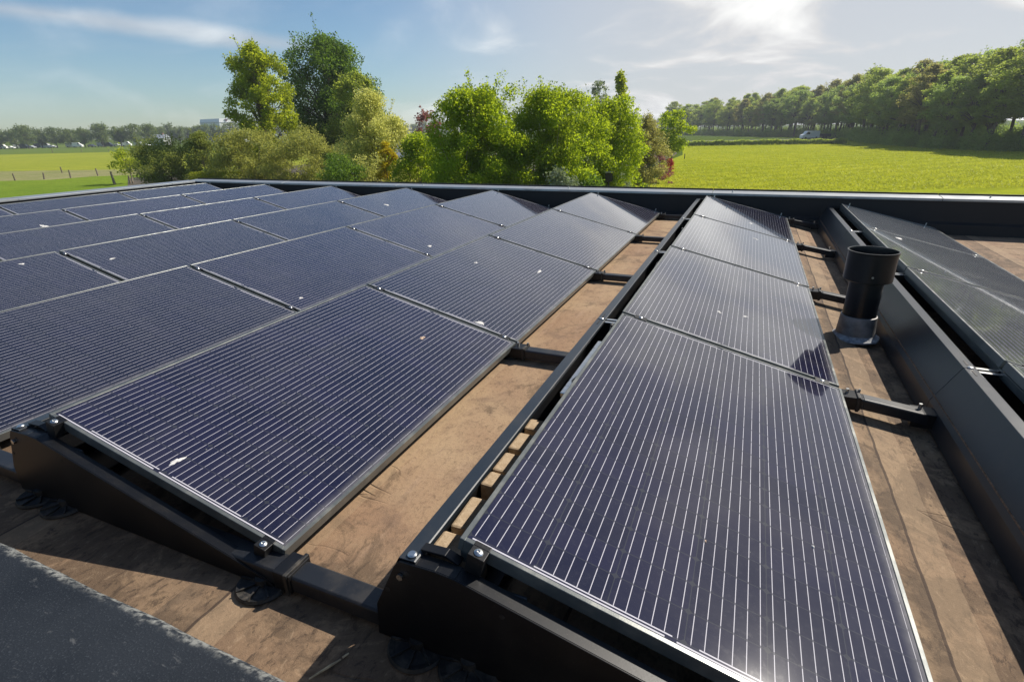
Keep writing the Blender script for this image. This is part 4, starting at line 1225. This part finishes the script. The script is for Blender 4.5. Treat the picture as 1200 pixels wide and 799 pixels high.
# ------------------------------------------------------------------ far left: tree row, parked vehicles, buildings
FV = []
for k in range(4):
    FV.append(tree_meshes('far_tree', 200 + k, 11.5, 2.6, [5.2, 4.6, 5.6, 4.2][k], 0.75, 1900, LEAF['far'], MAT['bark'], 'round', 60, 4, 0.3, 0.26, 1, 0.1))
rg = random.Random(11)
px = -60.0
fi = 0
while px < 196:
    D = 305 + rg.uniform(-8, 8)
    sc = rg.uniform(0.86, 1.08)
    put_tree('row_tree', tuple(atd(px, D)), FV[rg.randrange(4)], 'rounded tree in the distant row beyond the left pasture', 'tree', 'distant row of trees beyond the left pasture', rg.uniform(0, 6), sc)
    px += rg.uniform(13, 22); fi += 1
px = 190.0
while px < 300:
    D = 380 + rg.uniform(-15, 15)
    put_tree('distant_tree', tuple(atd(px, D)), FV[rg.randrange(4)], 'rounded distant tree in front of the white hall', 'tree', 'distant trees in front of the white hall', rg.uniform(0, 6), rg.uniform(0.95, 1.2))
    px += rg.uniform(9, 13)
# a band of trees far behind, closing the horizon behind the garden
px = -80.0
while px < 860:
    D = 620 + rg.uniform(-40, 40)
    put_tree('horizon_tree', tuple(atd(px, D)), FV[rg.randrange(4)], 'tree of the low band on the horizon', 'tree', 'low band of trees on the horizon', rg.uniform(0, 6), rg.uniform(1.0, 1.4))
    px += rg.uniform(8, 12)

def vehicle(kind, mat, loc, rz, label, group=None, Lg=4.4, Wd=1.8, Ht=1.5, van=False):
    R = empty(kind, loc, (0, 0, rz), label, 'van' if van else 'car', group)
    m_ = MB()
    h = Ht
    if van:
        prof = [(-Lg / 2, 0.35), (-Lg / 2, h), (Lg * 0.22, h), (Lg * 0.36, h * 0.62), (Lg / 2 - 0.05, h * 0.52), (Lg / 2, 0.35)]
        win = [(Lg * 0.08, h * 0.60), (Lg * 0.08, h * 0.88), (Lg * 0.22, h * 0.88), (Lg * 0.32, h * 0.60)]
    else:
        prof = [(-Lg / 2, 0.35), (-Lg / 2, h * 0.62), (-Lg * 0.36, h * 0.68), (-Lg * 0.26, h), (Lg * 0.08, h), (Lg * 0.22, h * 0.66), (Lg / 2 - .1, h * 0.55), (Lg / 2, 0.35)]
        win = [(-Lg * 0.30, h * 0.68), (-Lg * 0.24, h * 0.93), (Lg * 0.07, h * 0.93), (Lg * 0.17, h * 0.68)]
    m_.prism(prof, -Wd / 2, Wd / 2, 'y'); m_.build('body', mat, R, bevel=0.08)
    m_ = MB(); m_.prism(win, -Wd / 2 - 0.01, Wd / 2 + 0.01, 'y'); m_.build('window', MAT['dark_glass'], R)
    for x in (-Lg * 0.31, Lg * 0.31):
        for y in (-Wd / 2 + 0.1, Wd / 2 - 0.1):
            m_ = MB(); m_.tube([(x, y - 0.12, 0.33), (x, y + 0.12, 0.33)], 0.33, 16); m_.build('wheel', MAT['tyre'], R)
    return R
vw = atd(948, 168)
ang = math.atan2(*(atd(1000, 168) - atd(900, 168))[[1, 0]])
vehicle('white_van', MAT['white_paint'], tuple(vw + np.array([0, 0, 0.03])), ang + math.pi, 'white van driving past behind the field hedge in front of the wood', None, 5.4, 2.0, 2.35, True)
tv = atd(966, 168)
R = empty('trailer', tuple(tv + np.array([0, 0, 0.03])), (0, 0, ang), 'low dark flat trailer behind the white van', 'trailer')
m_ = MB(); m_.box(-1.5, 1.5, -0.9, 0.9, 0.55, 0.75); m_.build('bed', MAT['car_dark'], R)
m_ = MB(); m_.box(-1.5, 1.5, -0.92, -0.88, 0.76, 1.5); m_.box(-1.5, 1.5, 0.88, 0.92, 0.76, 1.5); m_.build('side_board', MAT['car_dark'], R)
m_ = MB(); m_.tube([(0, -0.95, 0.3), (0, -0.75, 0.3)], 0.3, 14); m_.tube([(0, 0.75, 0.3), (0, 0.95, 0.3)], 0.3, 14); m_.build('wheel', MAT['tyre'], R)
cols = ['white_paint', 'car_grey', 'white_paint', 'car_dark', 'white_paint', 'white_paint', 'car_dark']
cn = {'white_paint': 'white', 'car_grey': 'silver', 'car_red': 'red', 'car_dark': 'dark'}
for i, px in enumerate([3, 13, 23, 30, 38, 47, 55, 62, 84, 92, 108, 120, 127, 138, 149, 163, 172]):
    c = cols[(i * 5 + 2) % 7]; van = (i % 3 != 1)
    kd = 'van' if van else 'car'
    vehicle('parked_' + kd, MAT[c], tuple(atd(px, 308 + (i % 3) * 3)), ang + rg.uniform(-.3, .3), 'small distant %s %s parked under the left tree row' % (cn[c], kd), 'distant %s %ss parked under the left tree row' % (cn[c], kd),
            5.0 if van else 4.3, 2.0, 2.6 if van else 1.5, van)

def house(px, D, w, d, h, wallm, roofm, label, rz=0.0, rh=2.2, seedw=3):
    R = empty('house', tuple(atd(px, D)), (0, 0, rz), label, 'house')
    m_ = MB(); m_.box(-w / 2, w / 2, -d / 2, d / 2, 0, h); m_.build('wall', wallm, R)
    m_ = MB(); m_.prism([(-d / 2 - .4, h + 0.01), (d / 2 + .4, h + 0.01), (0, h + rh)], -w / 2 - .3, w / 2 + .3, 'x'); rf = m_.build('roof', roofm, R)
    m_ = MB(); m_.box(w * .2, w * .2 + .8, -.4, .4, h + rh * 0.5, h + rh + .8); m_.build('chimney', MAT['brick_wall'], rf)
    for k in range(seedw):
        x = -w / 2 + (k + .5) * w / seedw
        m_ = MB(); m_.box(x - .6, x + .6, -d / 2 - .04, -d / 2 - .005, h * .35, h * .75); m_.build('window', MAT['dark_glass'], R)
house(190, 335, 8, 7, 4.0, MAT['white_paint'], MAT['car_grey'], 'small white house with grey roof beside the distant tree row', 0.35)
# white industrial hall
D = 430
hp = atd(277, D)
H1 = top_h(262, 139.5, D)
R = empty('industrial_hall', tuple(hp), (0, 0, 1.42), 'large white box-shaped industrial hall on the left horizon with a dark emblem', 'industrial hall')
m_ = MB(); m_.prism([(-19, 0), (-19, H1 * .86), (-18.5, H1 * .97), (-3, H1), (19, H1 * .96), (19, 0)], -13, 13, 'y'); m_.build('wall', MAT['cladding'], R)
m_ = MB(); m_.box(-19.3, 19.3, -13.3, 13.3, H1 * 0.80, H1 * 0.83); m_.build('eaves_band', MAT['car_grey'], R)
m_ = MB()
pts = [(-14, H1 * .90 + 1.1 * 0), (0, 0)]
e_ = [(-14.6, H1 * .95), (-12.2, H1 * .95), (-12.2, H1 * .90), (-13.4, H1 * .855), (-14.6, H1 * .90)]
m_.prism(e_, -13.42, -13.31, 'y'); m_.build('emblem', MAT['emblem'], R)
# small sheds seen between garden and tree row
p = atd(206, 240)
# shed glimpsed behind the red-leaved tree
R = empty('garden_shed', tuple(atd(500, 46)), (0, 0, 0.3), 'grey gabled garden shed glimpsed behind the red-leaved tree', 'shed')
m_ = MB(); m_.box(-2, 2, -1.5, 1.5, 0, 2.3); m_.build('wall', MAT['wood'], R)
m_ = MB(); m_.prism([(-1.8, 2.31), (1.8, 2.31), (0, 3.9)], -2.2, 2.2, 'x'); m_.build('roof', MAT['car_grey'], R)

# ------------------------------------------------------------------ thin summer haze
hz = MB(); hz.box(-420, 420, -30, 800, GZ - 1.0, 24.0)
hm = bpy.data.materials.new('thin haze'); hm.use_nodes = True
ht = hm.node_tree; ht.nodes.clear()
ho = ht.nodes.new('ShaderNodeOutputMaterial'); hv = ht.nodes.new('ShaderNodeVolumePrincipled')
hv.inputs['Color'].default_value = (0.86, 0.91, 0.98, 1); hv.inputs['Density'].default_value = 0.00038
hv.inputs['Anisotropy'].default_value = 0.3
ht.links.new(hv.outputs[0], ho.inputs['Volume'])
tag(hz.build('haze', hm), 'thin pale summer haze over the fields', 'haze', kind='stuff')
